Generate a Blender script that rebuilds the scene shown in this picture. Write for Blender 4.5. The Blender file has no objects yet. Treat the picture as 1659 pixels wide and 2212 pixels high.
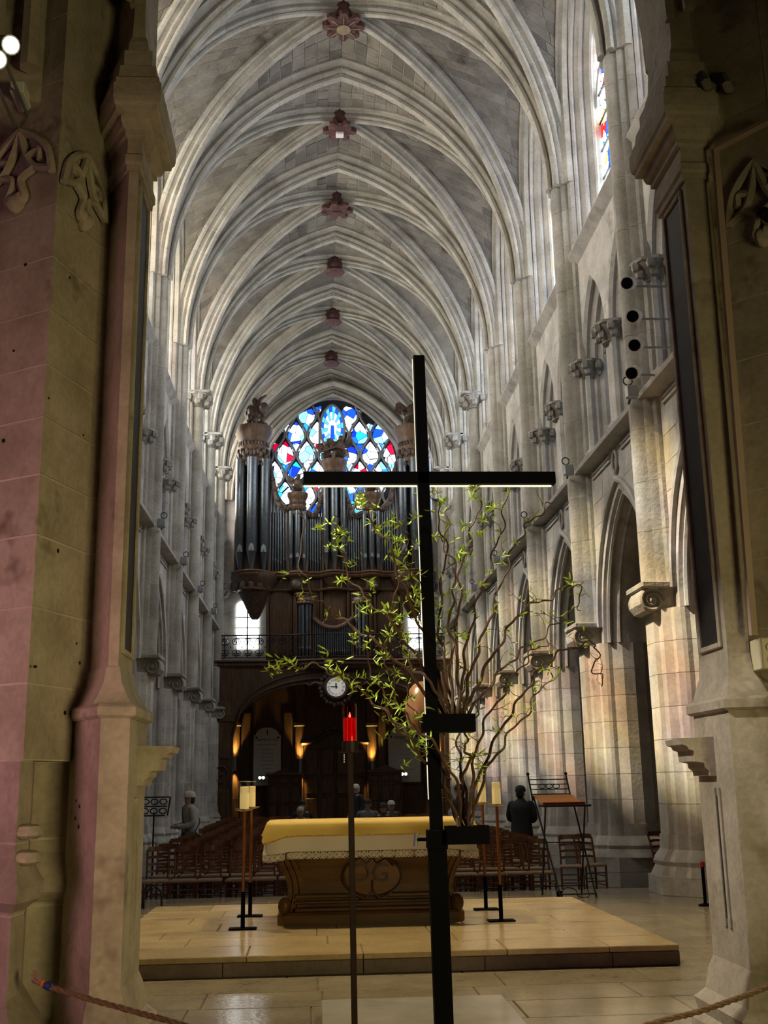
import bpy, math, random
from math import sin, cos, pi, sqrt, atan2, radians
from mathutils import Vector, Matrix
random.seed(7)
SC = bpy.context.scene
COL = SC.collection

# ------------------------------------------------------------------ camera
FPX, PITCH, YAW, ROLL, CAMH = 2381.28, .239628, .063759, .017388, 1.6
CF = Vector((sin(YAW)*cos(PITCH), cos(YAW)*cos(PITCH), sin(PITCH)))
_r = Vector((cos(YAW), -sin(YAW), 0)); _u = _r.cross(CF)
CR = cos(ROLL)*_r - sin(ROLL)*_u
CU = sin(ROLL)*_r + cos(ROLL)*_u
cd = bpy.data.cameras.new('camera'); cam = bpy.data.objects.new('camera', cd); COL.objects.link(cam)
cd.sensor_fit = 'HORIZONTAL'; cd.sensor_width = 36; cd.lens = FPX/1659*36; cd.clip_end = 300; cd.clip_start = .05
M = Matrix((CR, CU, -CF)).transposed().to_4x4(); M.translation = (0, 0, CAMH)
cam.matrix_world = M
SC.camera = cam
def ray(x, y): return CF + CR*((x-829.5)/FPX) - CU*((y-1106)/FPX)
def at(x, y, Y):
    d = ray(x, y); t = Y/d.y; return Vector((t*d.x, Y, CAMH+t*d.z))
def atx(x, y, X):
    d = ray(x, y); t = X/d.x; return Vector((X, t*d.y, CAMH+t*d.z))
def atz(x, y, Z):
    d = ray(x, y); t = (Z-CAMH)/d.z; return Vector((t*d.x, t*d.y, Z))

# ------------------------------------------------------------------ view, world, sun, large lights
vs = SC.view_settings
vs.view_transform = 'Standard'; vs.look = 'None'; vs.gamma = 1; vs.use_curve_mapping = False
vs.exposure = 0.12
SC.cycles.max_bounces = 4; SC.cycles.diffuse_bounces = 3; SC.cycles.glossy_bounces = 2; SC.cycles.transmission_bounces = 2; SC.cycles.adaptive_threshold = .15
SC.cycles.transparent_max_bounces = 8; SC.cycles.sample_clamp_indirect = 6; SC.cycles.caustics_reflective = False; SC.cycles.caustics_refractive = False
w = bpy.data.worlds.new('sky'); SC.world = w; w.use_nodes = True
bg = w.node_tree.nodes['Background']; bg.inputs[0].default_value = (.80, .88, 1.0, 1); bg.inputs[1].default_value = .035

WIN_L, WIN_R, WIN_ROSE, WIN_TRI = 13.0, 8.5, 2.0, .9      # brightness of the daylight in the panes
def light(name, kind, loc, energy, color, target=None, **kw):
    d = bpy.data.lights.new(name, kind); d.energy = energy; d.color = color
    for k, v in kw.items(): setattr(d, k, v)
    o = bpy.data.objects.new(name, d); COL.objects.link(o); o.location = loc
    if target is not None:
        o.rotation_euler = (Vector(target)-Vector(loc)).to_track_quat('-Z', 'Y').to_euler()
    return o
# midday sun through the south (left) clerestory
light('sun', 'SUN', (-20, 5, 30), 10.0, (1, .92, .78), target=(-20+9.2, 5+1.6, 30-10.6), angle=radians(2.5))
# area lights added unseen, in place of ambulatory stained glass: pink left, amber right
light('ambulatory_rose_daylight', 'AREA', (-3.9, 2.7, 1.6), 20, (1.0, .47, .52), target=(-2.1, 6.8, 2.2), shape='RECTANGLE', size=1.6, size_y=3.2, spread=radians(75))
light('ambulatory_amber_daylight', 'AREA', (4.0, .2, 1.5), 62, (1.0, .84, .36), target=(-1.3, 6.7, 1.8), shape='RECTANGLE', size=1.6, size_y=2.0, spread=radians(100))

# warm altar floodlights high on the choir piers
for fx, fy in ((-3.2, 13.6), (4.5, 13.6)):
    light('altar_floodlight', 'SPOT', (fx, fy, 9.2), 1500, (1.0, .76, .38), target=(.8, 12.0, .2), spot_size=radians(62), spot_blend=.7, shadow_soft_size=.18)

# ------------------------------------------------------------------ helpers
class MB:
    def __init__(s): s.v = []; s.f = []
    def add(s, vs, fs):
        b = len(s.v); s.v += [tuple(p) for p in vs]; s.f += [tuple(i+b for i in f) for f in fs]; return s
    def box(s, x0, x1, y0, y1, z0, z1, c=0.0):
        if c <= 0:
            return s.add([(x0,y0,z0),(x1,y0,z0),(x1,y1,z0),(x0,y1,z0),(x0,y0,z1),(x1,y0,z1),(x1,y1,z1),(x0,y1,z1)],
                [(0,3,2,1),(4,5,6,7),(0,1,5,4),(1,2,6,5),(2,3,7,6),(3,0,4,7)])
        o = lambda z, k: [(x0+k,y0,z),(x1-k,y0,z),(x1,y0+k,z),(x1,y1-k,z),(x1-k,y1,z),(x0+k,y1,z),(x0,y1-k,z),(x0,y0+k,z)]
        i = lambda z: [(x0+c,y0+c,z),(x1-c,y0+c,z),(x1-c,y0+c,z),(x1-c,y1-c,z),(x1-c,y1-c,z),(x0+c,y1-c,z),(x0+c,y1-c,z),(x0+c,y0+c,z)]
        b = len(s.v)
        q = [(x0+c,y0+c,z0),(x1-c,y0+c,z0),(x1-c,y1-c,z0),(x0+c,y1-c,z0)]
        t = [(x0+c,y0+c,z1),(x1-c,y0+c,z1),(x1-c,y1-c,z1),(x0+c,y1-c,z1)]
        lo = o(z0+c, c); hi = o(z1-c, c)
        s.v += q+t+lo+hi
        F = [(3,2,1,0),(4,5,6,7)]
        L = 8; H = 16
        for k in range(8): F.append((L+k, L+(k+1)%8, H+(k+1)%8, H+k))
        F += [(0,1,L+1,L+0),(1,2,L+3,L+2),(2,3,L+5,L+4),(3,0,L+7,L+6),(1,L+2,L+1),(2,L+4,L+3),(3,L+6,L+5),(0,L+0,L+7)]
        F += [(5,4,H+0,H+1),(6,5,H+2,H+3),(7,6,H+4,H+5),(4,7,H+6,H+7),(5,H+1,H+2),(6,H+3,H+4),(7,H+5,H+6),(4,H+7,H+0)]
        s.f += [tuple(i+b for i in f) for f in F]; return s
    def loft(s, rings, closed=True, cap0=False, cap1=False, loop=False):
        """rings: equal-length point lists; faces between successive rings"""
        b = len(s.v); n = len(rings[0]); m = len(rings)
        for r in rings: s.v += [tuple(p) for p in r]
        for i in range(m if loop else m-1):
            i2 = (i+1) % m
            for j in range(n if closed else n-1):
                k = (j+1) % n
                s.f.append((b+i*n+j, b+i*n+k, b+i2*n+k, b+i2*n+j))
        if cap0: s.f.append(tuple(b+j for j in reversed(range(n))))
        if cap1: s.f.append(tuple(b+(m-1)*n+j for j in range(n)))
        return s
    def prism(s, poly, z0, z1):
        return s.loft([[(x,y,z0) for x,y in poly], [(x,y,z1) for x,y in poly]], cap0=True, cap1=True)
    def extrude(s, poly, d):
        """poly: 3D points, d: vector"""
        d = Vector(d); return s.loft([[Vector(p) for p in poly], [Vector(p)+d for p in poly]], cap0=True, cap1=True)
    def lathe(s, prof, c=(0,0,0), n=16, axis='z', cap=True, a0=0, a1=2*pi):
        rings = []; full = abs(a1-a0-2*pi) < 1e-6; m = n if full else n+1
        for (r, h) in prof:
            R = []
            for k in range(m):
                a = a0+(a1-a0)*k/n
                x, y = r*cos(a), r*sin(a)
                R.append((c[0]+x, c[1]+y, c[2]+h) if axis == 'z' else ((c[0]+x, c[1]+h, c[2]-y) if axis == 'y' else (c[0]+h, c[1]+x, c[2]+y)))
            rings.append(R)
        return s.loft(rings, closed=full, cap0=cap and full and prof[0][0] > 1e-4, cap1=cap and full and prof[-1][0] > 1e-4)
    def sweep(s, prof, path, side=None, closed_prof=True, cap=True, loop=False, scales=None):
        """prof: (u,v); u along side vector, v along normal (tangent x side). side: fixed side vector or None"""
        path = [Vector(p) for p in path]; n = len(path); rings = []; prev = None
        for i in range(n):
            a = path[(i-1) % n] if (loop or i > 0) else path[0]
            c = path[(i+1) % n] if (loop or i < n-1) else path[-1]
            t = (c-a).normalized()
            if side is not None: u = Vector(side); u = (u-t*u.dot(t)).normalized()
            else:
                if prev is None:
                    h = Vector((0,0,1)) if abs(t.z) < .9 else Vector((1,0,0)); u = h.cross(t).normalized()
                else: u = (prev-t*prev.dot(t)).normalized()
                prev = u
            v = t.cross(u); k = scales[i] if scales else 1
            rings.append([path[i]+u*(pu*k)+v*(pv*k) for pu, pv in prof])
        return s.loft(rings, closed=closed_prof, cap0=cap and closed_prof and not loop, cap1=cap and closed_prof and not loop, loop=loop)
    def tube(s, path, r, n=6, r1=None, loop=False):
        m = len(path); sc = None
        if r1 is not None: sc = [1+(r1/r-1)*i/(m-1) for i in range(m)]
        return s.sweep([(r*cos(2*pi*k/n), r*sin(2*pi*k/n)) for k in range(n)], path, loop=loop, scales=sc)
    def ball(s, c, r, n=10, m=7, sx=1, sy=1, sz=1):
        rings = []
        for i in range(m+1):
            a = -pi/2+pi*i/m; rr = max(1e-4, cos(a))
            rings.append([(c[0]+sx*r*rr*cos(2*pi*k/n), c[1]+sy*r*rr*sin(2*pi*k/n), c[2]+sz*r*sin(a)) for k in range(n)])
        return s.loft(rings)
    def xf(s, fn, start=0):
        s.v[start:] = [tuple(fn(p)) for p in s.v[start:]]; return s
    def mesh(s, name, mat, smooth=None, off=None):
        me = bpy.data.meshes.new(name)
        v = s.v if off is None else [(x-off[0], y-off[1], z-off[2]) for x, y, z in s.v]
        me.from_pydata(v, [], s.f)
        if mat is not None: me.materials.append(mat)
        if smooth is not None:
            me.shade_smooth(); me.set_sharp_from_angle(angle=smooth)
        return me
    def build(s, name, mat, parent=None, smooth=None):
        o = bpy.data.objects.new(name, s.mesh(name, mat, smooth, wl(parent)))
        COL.objects.link(o)
        if parent: o.parent = parent
        return o
def wl(o):
    if o is None: return None
    p = Vector((0,0,0))
    while o: p += o.location; o = o.parent
    return p
def tag(o, label=None, cat=None, group=None, kind=None):
    if label: o['label'] = label
    if cat: o['category'] = cat
    if group: o['group'] = group
    if kind: o['kind'] = kind
    return o
def thing(name, label, cat, loc=(0,0,0), group=None):
    o = bpy.data.objects.new(name, None); COL.objects.link(o); o.location = loc; o.empty_display_size = .1
    return tag(o, label, cat, group)
def struct(name, label=None, cat=None, loc=(0,0,0)):
    o = bpy.data.objects.new(name, None); COL.objects.link(o); o.location = loc; o.empty_display_size = .1
    return tag(o, label, cat, None, 'structure')
def place(me, name, parent, loc=(0,0,0), rz=0, sx=1):
    o = bpy.data.objects.new(name, me); COL.objects.link(o); o.parent = parent; o.location = loc; o.rotation_euler = (0,0,rz); o.scale = (sx,1,1); return o
def copy_tree(o, parent=None):
    c = o.copy(); COL.objects.link(c); c.parent = parent
    for ch in list(o.children): copy_tree(ch, c)
    return c
def dup(o, loc, rz=0, label=None, group=None, sx=1):
    c = copy_tree(o); c.location = loc; c.rotation_euler = (0,0,rz)
    if sx != 1: c.scale = (sx,1,1)
    if label: c['label'] = label
    if group: c['group'] = group
    return c
def circ(r, n, c=(0,0), a0=0): return [(c[0]+r*cos(a0+2*pi*k/n), c[1]+r*sin(a0+2*pi*k/n)) for k in range(n)]
def smoothpath(pts, k=6):
    """Catmull-Rom through the points"""
    P = [Vector(p) for p in pts]; out = []
    for i in range(len(P)-1):
        a = P[max(i-1,0)]; b = P[i]; c = P[i+1]; d = P[min(i+2,len(P)-1)]
        for j in range(k):
            t = j/k
            out.append(.5*((2*b)+(c-a)*t+(2*a-5*b+4*c-d)*t*t+(3*b-a-3*c+d)*t**3))
    out.append(P[-1]); return out
def arc(a, r, n):
    """pointed-arch half: from (a,0) at the springing to (0,r) at the apex"""
    R = (a*a+r*r)/(2*a); ph = atan2(r, R-a)
    return [((a-R)+R*cos(ph*i/n), R*sin(ph*i/n)) for i in range(n+1)]
def pointed(hw, zs, za, n):
    """full arch as (y,z) from -hw up over apex to +hw"""
    h = arc(hw, za-zs, n); L = [(-y, zs+z) for y, z in h]; return L+[(y, zs+z) for y, z in reversed(h[:-1])]

# ------------------------------------------------------------------ materials
def newmat(name):
    m = bpy.data.materials.new(name); m.use_nodes = True; nt = m.node_tree
    return m, nt, nt.nodes['Principled BSDF']
def N(nt, t, **kw):
    n = nt.nodes.new(t)
    for k, v in kw.items():
        if hasattr(n, k): setattr(n, k, v)
        else: n.inputs[k].default_value = v
    return n
def ramp(nt, stops, fac=None):
    r = nt.nodes.new('ShaderNodeValToRGB'); e = r.color_ramp.elements
    e[0].position, e[0].color = stops[0][0], (*stops[0][1], 1)
    e[1].position, e[1].color = stops[-1][0], (*stops[-1][1], 1)
    for p, c in stops[1:-1]: x = e.new(p); x.color = (*c, 1)
    if fac: nt.links.new(fac, r.inputs[0])
    return r
def mix(nt, a, b, fac, mode='MIX'):
    m = nt.nodes.new('ShaderNodeMix'); m.data_type = 'RGBA'; m.blend_type = mode
    for s, v in ((0, fac), (6, a), (7, b)):
        if hasattr(v, 'links'): nt.links.new(v, m.inputs[s])
        else: m.inputs[s].default_value = v if s == 0 else (*v, 1)
    return m.outputs[2]
def plain(name, col, rough=.5, metal=0, var=.12, scale=8, bump=0, emit=None, spec=.5):
    m, nt, b = newmat(name)
    b.inputs['Roughness'].default_value = rough; b.inputs['Metallic'].default_value = metal; b.inputs['Specular IOR Level'].default_value = spec
    tc = N(nt, 'ShaderNodeTexCoord'); no = N(nt, 'ShaderNodeTexNoise', Scale=scale, Detail=2.0)
    nt.links.new(tc.outputs['Object'], no.inputs['Vector'])
    r = ramp(nt, [(.3, tuple(c*(1-var) for c in col)), (.7, tuple(min(1, c*(1+var)) for c in col))], no.outputs[0])
    nt.links.new(r.outputs[0], b.inputs['Base Color'])
    if bump:
        bp = N(nt, 'ShaderNodeBump', Strength=bump, Distance=.02); nt.links.new(no.outputs[0], bp.inputs['Height']); nt.links.new(bp.outputs[0], b.inputs['Normal'])
    if emit: b.inputs['Emission Color'].default_value = (*emit[0], 1); b.inputs['Emission Strength'].default_value = emit[1]
    return m
def stone(name, col, dark, stain=None, scale=1.6, rnd=.25, bump=.35, rough=.85, streak=0.0):
    """limestone: soft mottling, per-block tone, stains and grain in world space"""
    m, nt, b = newmat(name); b.inputs['Roughness'].default_value = rough; b.inputs['Specular IOR Level'].default_value = .25
    ge = N(nt, 'ShaderNodeNewGeometry'); oi = N(nt, 'ShaderNodeObjectInfo')
    n1 = N(nt, 'ShaderNodeTexNoise', Scale=scale, Detail=3.0, Roughness=.62); n2 = N(nt, 'ShaderNodeTexNoise', Scale=scale*11, Detail=2.0)
    mp = N(nt, 'ShaderNodeMapping'); nt.links.new(ge.outputs['Position'], mp.inputs['Vector'])
    if streak: mp.inputs['Scale'].default_value = (1, 1, 1-streak)
    nt.links.new(mp.outputs[0], n1.inputs['Vector']); nt.links.new(ge.outputs['Position'], n2.inputs['Vector'])
    r1 = ramp(nt, [(.32, dark), (.5, tuple((a+c)/2 for a, c in zip(dark, col))), (.68, col)], n1.outputs[0])
    c = r1.outputs[0]
    if stain:
        n3 = N(nt, 'ShaderNodeTexNoise', Scale=scale*.55, Detail=4.0, Roughness=.7); nt.links.new(mp.outputs[0], n3.inputs['Vector'])
        r3 = ramp(nt, [(.58, (0,0,0)), (.70, (1,1,1))], n3.outputs[0]); c = mix(nt, c, stain, r3.outputs[0])
    if rnd:
        ad = N(nt, 'ShaderNodeMath', operation='ADD'); nt.links.new(oi.outputs['Random'], ad.inputs[0]); nt.links.new(ge.outputs['Random Per Island'], ad.inputs[1])
        fr = N(nt, 'ShaderNodeMath', operation='FRACT'); nt.links.new(ad.outputs[0], fr.inputs[0])
        r4 = ramp(nt, [(0, (1-rnd,)*3), (.6, (1, 1, 1)), (1, (1-rnd*.35, 1-rnd*.4, 1-rnd*.5))], fr.outputs[0]); c = mix(nt, c, r4.outputs[0], 1.0, 'MULTIPLY')
    r2 = ramp(nt, [(.35, (.78,)*3), (.62, (1.06,)*3)], n2.outputs[0]); c = mix(nt, c, r2.outputs[0], .45, 'MULTIPLY')
    nt.links.new(c, b.inputs['Base Color'])
    if bump:
        bp = N(nt, 'ShaderNodeBump', Strength=bump, Distance=.03); nt.links.new(n2.outputs[0], bp.inputs['Height']); nt.links.new(bp.outputs[0], b.inputs['Normal'])
    return m
def wood(name, col, dark, rough=.42, axis='z', scale=6, bump=.15):
    m, nt, b = newmat(name); b.inputs['Roughness'].default_value = rough; b.inputs['Specular IOR Level'].default_value = .35
    tc = N(nt, 'ShaderNodeTexCoord'); mp = N(nt, 'ShaderNodeMapping')
    mp.inputs['Scale'].default_value = {'z': (1,1,.12), 'x': (.12,1,1), 'y': (1,.12,1)}[axis]
    nt.links.new(tc.outputs['Object'], mp.inputs['Vector'])
    n1 = N(nt, 'ShaderNodeTexNoise', Scale=scale*2.2, Detail=3.0, Roughness=.65); nt.links.new(mp.outputs[0], n1.inputs['Vector'])
    oi = N(nt, 'ShaderNodeObjectInfo')
    r = ramp(nt, [(.3, dark), (.7, col)], n1.outputs[0])
    r4 = ramp(nt, [(0, (.8,)*3), (1, (1.08,)*3)], oi.outputs['Random'])
    nt.links.new(mix(nt, r.outputs[0], r4.outputs[0], 1.0, 'MULTIPLY'), b.inputs['Base Color'])
    bp = N(nt, 'ShaderNodeBump', Strength=bump, Distance=.01); nt.links.new(n1.outputs[0], bp.inputs['Height']); nt.links.new(bp.outputs[0], b.inputs['Normal'])
    return m
def glass_stained(name, strength, pal, cell=5.0, lead=.05, seethru=.5, white=.6):
    """leaded coloured glass lit by the sky behind it; lets coloured sunlight through"""
    m = bpy.data.materials.new(name); m.use_nodes = True; nt = m.node_tree; nt.nodes.clear()
    out = N(nt, 'ShaderNodeOutputMaterial'); ge = N(nt, 'ShaderNodeNewGeometry'); oi = N(nt, 'ShaderNodeObjectInfo')
    v1 = N(nt, 'ShaderNodeTexVoronoi', Scale=cell); v2 = N(nt, 'ShaderNodeTexVoronoi', Scale=cell, feature='DISTANCE_TO_EDGE')
    for v in (v1, v2): nt.links.new(ge.outputs['Position'], v.inputs['Vector'])
    sp = N(nt, 'ShaderNodeSeparateColor'); nt.links.new(v1.outputs['Color'], sp.inputs[0])
    st = []; k = len(pal)
    r = nt.nodes.new('ShaderNodeValToRGB'); r.color_ramp.interpolation = 'CONSTANT'; e = r.color_ramp.elements
    pos = white
    e[0].position = 0; e[0].color = (.92, .97, 1, 1); e[1].position = white; e[1].color = (*pal[0], 1)
    for i in range(1, k): x = e.new(white+(1-white)*i/k); x.color = (*pal[i], 1)
    nt.links.new(sp.outputs[0], r.inputs[0])
    ld = ramp(nt, [(0, (0,0,0)), (lead, (1,1,1))], v2.outputs['Distance'])
    ld.color_ramp.elements[0].position = lead*.5
    col = mix(nt, r.outputs[0], ld.outputs[0], 1.0, 'MULTIPLY')
    em = N(nt, 'ShaderNodeEmission', Strength=strength); tr = N(nt, 'ShaderNodeBsdfTransparent')
    nt.links.new(mix(nt, col, (.90, .97, 1.05), 1.0, 'MULTIPLY'), em.inputs[0]); nt.links.new(col, tr.inputs[0])
    if seethru <= 0: nt.links.new(em.outputs[0], out.inputs[0])
    else:
        ad = N(nt, 'ShaderNodeAddShader'); nt.links.new(em.outputs[0], ad.inputs[0]); nt.links.new(tr.outputs[0], ad.inputs[1]); nt.links.new(ad.outputs[0], out.inputs[0])
    return m
def emitter(name, col, s):
    m = bpy.data.materials.new(name); m.use_nodes = True; nt = m.node_tree; nt.nodes.clear()
    out = N(nt, 'ShaderNodeOutputMaterial'); em = N(nt, 'ShaderNodeEmission', Strength=s); em.inputs[0].default_value = (*col, 1)
    nt.links.new(em.outputs[0], out.inputs[0]); return m
def clearglass(name, col, rough=.03):
    m = bpy.data.materials.new(name); m.use_nodes = True; nt = m.node_tree; nt.nodes.clear()
    out = N(nt, 'ShaderNodeOutputMaterial'); tr = N(nt, 'ShaderNodeBsdfTransparent'); gl = N(nt, 'ShaderNodeBsdfGlossy', Roughness=rough); mx = N(nt, 'ShaderNodeMixShader')
    tr.inputs[0].default_value = (*col, 1); fr = N(nt, 'ShaderNodeLayerWeight', Blend=.12)
    nt.links.new(fr.outputs['Facing'], mx.inputs[0]); nt.links.new(tr.outputs[0], mx.inputs[1]); nt.links.new(gl.outputs[0], mx.inputs[2]); nt.links.new(mx.outputs[0], out.inputs[0]); return m

MT = {}
MT['stone'] = stone('limestone', (.62, .60, .54), (.40, .385, .345), stain=(.30, .28, .24), rnd=.22, bump=.15)
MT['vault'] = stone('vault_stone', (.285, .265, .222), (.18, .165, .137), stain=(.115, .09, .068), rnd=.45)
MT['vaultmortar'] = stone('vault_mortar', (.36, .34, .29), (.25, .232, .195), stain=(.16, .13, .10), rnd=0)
MT['rib'] = stone('rib_stone', (.48, .46, .395), (.31, .295, .25), rnd=.22)
MT['mortar'] = stone('mortar', (.70, .68, .62), (.55, .53, .48), rnd=0)
MT['carved'] = stone('carved_stone', (.42, .40, .35), (.20, .19, .165), rnd=.1, scale=5)
MT['aisle'] = stone('aisle_stone', (.13, .125, .115), (.08, .077, .072), rnd=.1, bump=.08)  # shade put into the colour: stone darkened so the unlit aisles read dark
MT['pillar'] = stone('pillar_stone', (.50, .435, .36), (.33, .28, .225), stain=(.16, .12, .09), rnd=.12, scale=2.4, bump=.18)
MT['pillarmortar'] = stone('pillar_mortar', (.60, .53, .45), (.46, .40, .33), rnd=0)
MT['marble'] = plain('dark_marble', (.028, .024, .024), .6, var=.4, scale=5, spec=.2)
MT['boss'] = plain('painted_boss', (.085, .035, .03), .7, var=.5, scale=9, bump=.4)
MT['bossgold'] = plain('boss_gilding', (.22, .17, .10), .6, var=.3)
MT['slab'] = stone('paving_slab', (.56, .44, .25), (.43, .33, .18), rnd=.2, bump=.05, rough=.2, scale=2.2)
MT['slabgrey'] = stone('grey_paving', (.34, .30, .225), (.25, .215, .16), rnd=.14, bump=.05, rough=.17, scale=2.2)
MT['riser'] = stone('step_riser', (.20, .15, .13), (.13, .10, .085), rnd=.14, bump=.1, rough=.5, scale=3)
MT['joint'] = plain('floor_joint', (.12, .10, .075), .8)
MT['navefloor'] = plain('nave_floor', (.10, .095, .085), .5)
MT['darkwood'] = wood('dark_oak', (.115, .062, .034), (.045, .024, .014), .45)
MT['organwood'] = wood('organ_oak', (.16, .088, .046), (.06, .033, .018), .42)
MT['carving'] = plain('carved_oak', (.085, .055, .038), .5, var=.45, scale=6, bump=.3)
MT['altar'] = wood('altar_oak', (.165, .074, .024), (.07, .03, .010), .38, axis='x')
MT['chair'] = wood('chair_wood', (.24, .10, .048), (.10, .042, .02), .26)
MT['rush'] = plain('rush_seat', (.36, .24, .14), .7, var=.25, scale=40)
MT['pipe'] = plain('organ_pipe_tin', (.13, .15, .165), .36, .8, var=.15)
MT['iron'] = plain('wrought_iron', (.02, .02, .022), .45, .5)
MT['black'] = plain('black_steel', (.0025, .0025, .0035), .6, 0, spec=.04)
MT['copper'] = plain('copper_tube', (.42, .155, .055), .32, .8, var=.15)
MT['brass'] = plain('brass', (.50, .36, .14), .35, .85)
MT['wax'] = plain('candle_wax', (.86, .66, .27), .5, var=.05, emit=((1, .74, .28), .30))  # faint warm glow added to the unlit wax so it reads bright
MT['glass'] = clearglass('clear_glass', (.99, .99, .98))
MT['redglass'] = plain('red_glass', (.50, .004, .010), .12, emit=((.9, .01, .015), .28))
MT['flame'] = emitter('flame', (1, .72, .35), 14)
MT['led'] = emitter('light_strip', (1, .90, .62), 1.2)
MT['lampwhite'] = emitter('lamp_white', (1, .96, .86), 8)
MT['bark'] = plain('willow_bark', (.085, .042, .020), .6, var=.4, scale=30)
MT['leaf'] = plain('willow_leaf', (.45, .64, .06), .5, var=.3, scale=14)
MT['white'] = plain('white_paint', (.75, .74, .70), .5, var=.05)
MT['plastic'] = plain('cream_plastic', (.62, .55, .38), .4, var=.05)
MT['gray'] = plain('grey_metal', (.30, .31, .32), .4, .6)
CLERE = [(.006, .03, .40), (.45, .008, .006), (.8, .45, .04), (.03, .25, .45)]
MT['glassL'] = glass_stained('glass_of_left_windows', WIN_L, [(.95, .70, .22), (.85, .40, .34), (.95, .85, .45), (.30, .38, .75), (.95, .6, .2)], 3.4, .04, 1, .45)
MT['glassR'] = glass_stained('glass_of_right_windows', WIN_R, CLERE, 4.2, .05, 1, .66)
MT['glassT'] = glass_stained('triforium_glass', WIN_TRI, [(.35, .5, .8), (.5, .62, .8), (.3, .4, .6)], 6, .06, 0, .3)
# ================================================================== THE NAVE
XL, XR, XC, A = -3.91, 5.28, .685, 4.595
B, BAY, Y0, ZF = 2.175, 4.35, 22.67, -.25
YB = lambda k: Y0+BAY*k                       # bay centres k=-2..5
YP = lambda k: Y0+BAY*(k-.5)                  # pier lines k=-2..6
YW = YP(6)                                    # west wall
ZSP = 13.5                                    # vault springing

# ---- floors
fl = struct('floor', 'dark nave floor under the rows of chairs', 'floor')
MB().box(XL-5.5, XR+5.5, 17.0, YW+.4, ZF-.2, ZF).build('nave_paving', MT['navefloor'], fl)
ch = struct('floor', 'pale stone paving of the choir around the altar platform', 'floor')
MB().box(-7, 9, -4, 17.0, ZF, -.012).build('paving_bed', MT['joint'], ch)
rr = random.Random(3)
yy = 6.9; i = 0
def slab_mesh(lx, ly, h, mat, g=.004):
    return MB().box(-lx/2+g, lx/2-g, -ly/2+g, ly/2-g, -h, 0, .006).mesh('slab', mat)
cache = {}
while yy < 17.0-.05:
    dy = min(.62, 17.0-yy); x = -4.6+rr.uniform(0, .9)
    while x < 6.9:
        lx = rr.choice((.9, 1.2, 1.5))
        inplat = x > -1.95 and x+lx < 3.17 and yy > 10.15 and yy+dy < 14.2
        if not inplat:
            key = (lx, round(dy, 3))
            if key not in cache: cache[key] = slab_mesh(lx, dy, .03, MT['slabgrey'])
            place(cache[key], 'paving_slab', ch, (x+lx/2, yy+dy/2, 0))
        x += lx
    yy += dy
# ---- altar platform with its slabs
PX0, PX1, PY0, PY1, PZ = -1.95, 3.17, 10.10, 14.28, .17
pf = struct('trim_1', 'low pale stone platform carrying the altar', 'platform')
MB().box(PX0+.02, PX1-.02, PY0+.02, PY1-.02, 0, PZ-.012).build('platform_core', MT['joint'], pf)
rows = [(0, .62, [1.35, 1.0, 1.25, .9, .62]), (.62, .55, [.75, 1.3, 1.2, 1.1, .77]), (1.17, .55, [.45, 1.5, 1.1, 1.2, .87]), (1.72, .6, [.95, 1.2, 1.3, 1.0, .67]),
        (2.32, .6, [.6, 1.2, 1.4, 1.1, .82]), (2.92, .62, [.9, 1.4, 1.2, .9, .72]), (3.54, .64, [.7, 1.1, 1.4, 1.2, .72])]
for y0, dy, ls in rows:
    x = PX0
    for lx in ls:
        o = MB().box(x+.004, x+lx-.004, PY0+y0+.004, PY0+y0+dy-.004, PZ-.05, PZ, .006).build('platform_slab', MT['slab'], pf); x += lx
x = PX0
for lx in (1.15, 1.2, 1.05, 1.12, .60):
    MB().box(x+.003, x+lx-.003, PY0, PY0+.05, .004, PZ-.052, .004).build('riser_slab', MT['riser'], pf); x += lx
for sx in (PX0, PX1-.05):
    for q in range(4): MB().box(sx, sx+.05, PY0+.05+q*1.03, PY0+.05+q*1.03+1.024, .004, PZ-.052, .004).build('riser_slab', MT['riser'], pf)

# ================================================================== vault bay
H_T, H_K = 19.57, 19.66                    # web crown over the transverse arches / at the key
SX = 4.58
def curve_pts(p0, p1, zs, za, n):
    """pointed half arch in the vertical plane from p0 (springing, xy) to p1 (apex, xy)"""
    d = Vector((p1[0]-p0[0], p1[1]-p0[1])); a = d.length; out = []
    for h, z in arc(a, za-zs, n):
        t = 1-h/a; out.append(Vector((p0[0]+d.x*t, p0[1]+d.y*t, zs+z)))
    return out
NT = 24
def half_curves(sx, sy):
    D = curve_pts((sx*SX, sy*(B-.10)), (0, 0), ZSP, H_K, NT)
    T = curve_pts((sx*SX, sy*B), (0, sy*B), ZSP, H_T, NT)
    z1 = 15.3; W = []
    ar = curve_pts((sx*(A-.02), sy*(B-.25)), (sx*(A-.02), 0), z1, 18.95, NT-6)
    for i in range(6): W.append(Vector((sx*(A-.02), sy*(B-.25), ZSP+(z1-ZSP)*i/6)))
    W += ar
    return D, T, W
web = MB(); stones = []
def patch(P, Q, nu, sy_flip):
    rings = [[P[i].lerp(Q[i], u/nu) for u in range(nu+1)] for i in range(NT+1)]
    web.loft(rings, closed=False)
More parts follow.
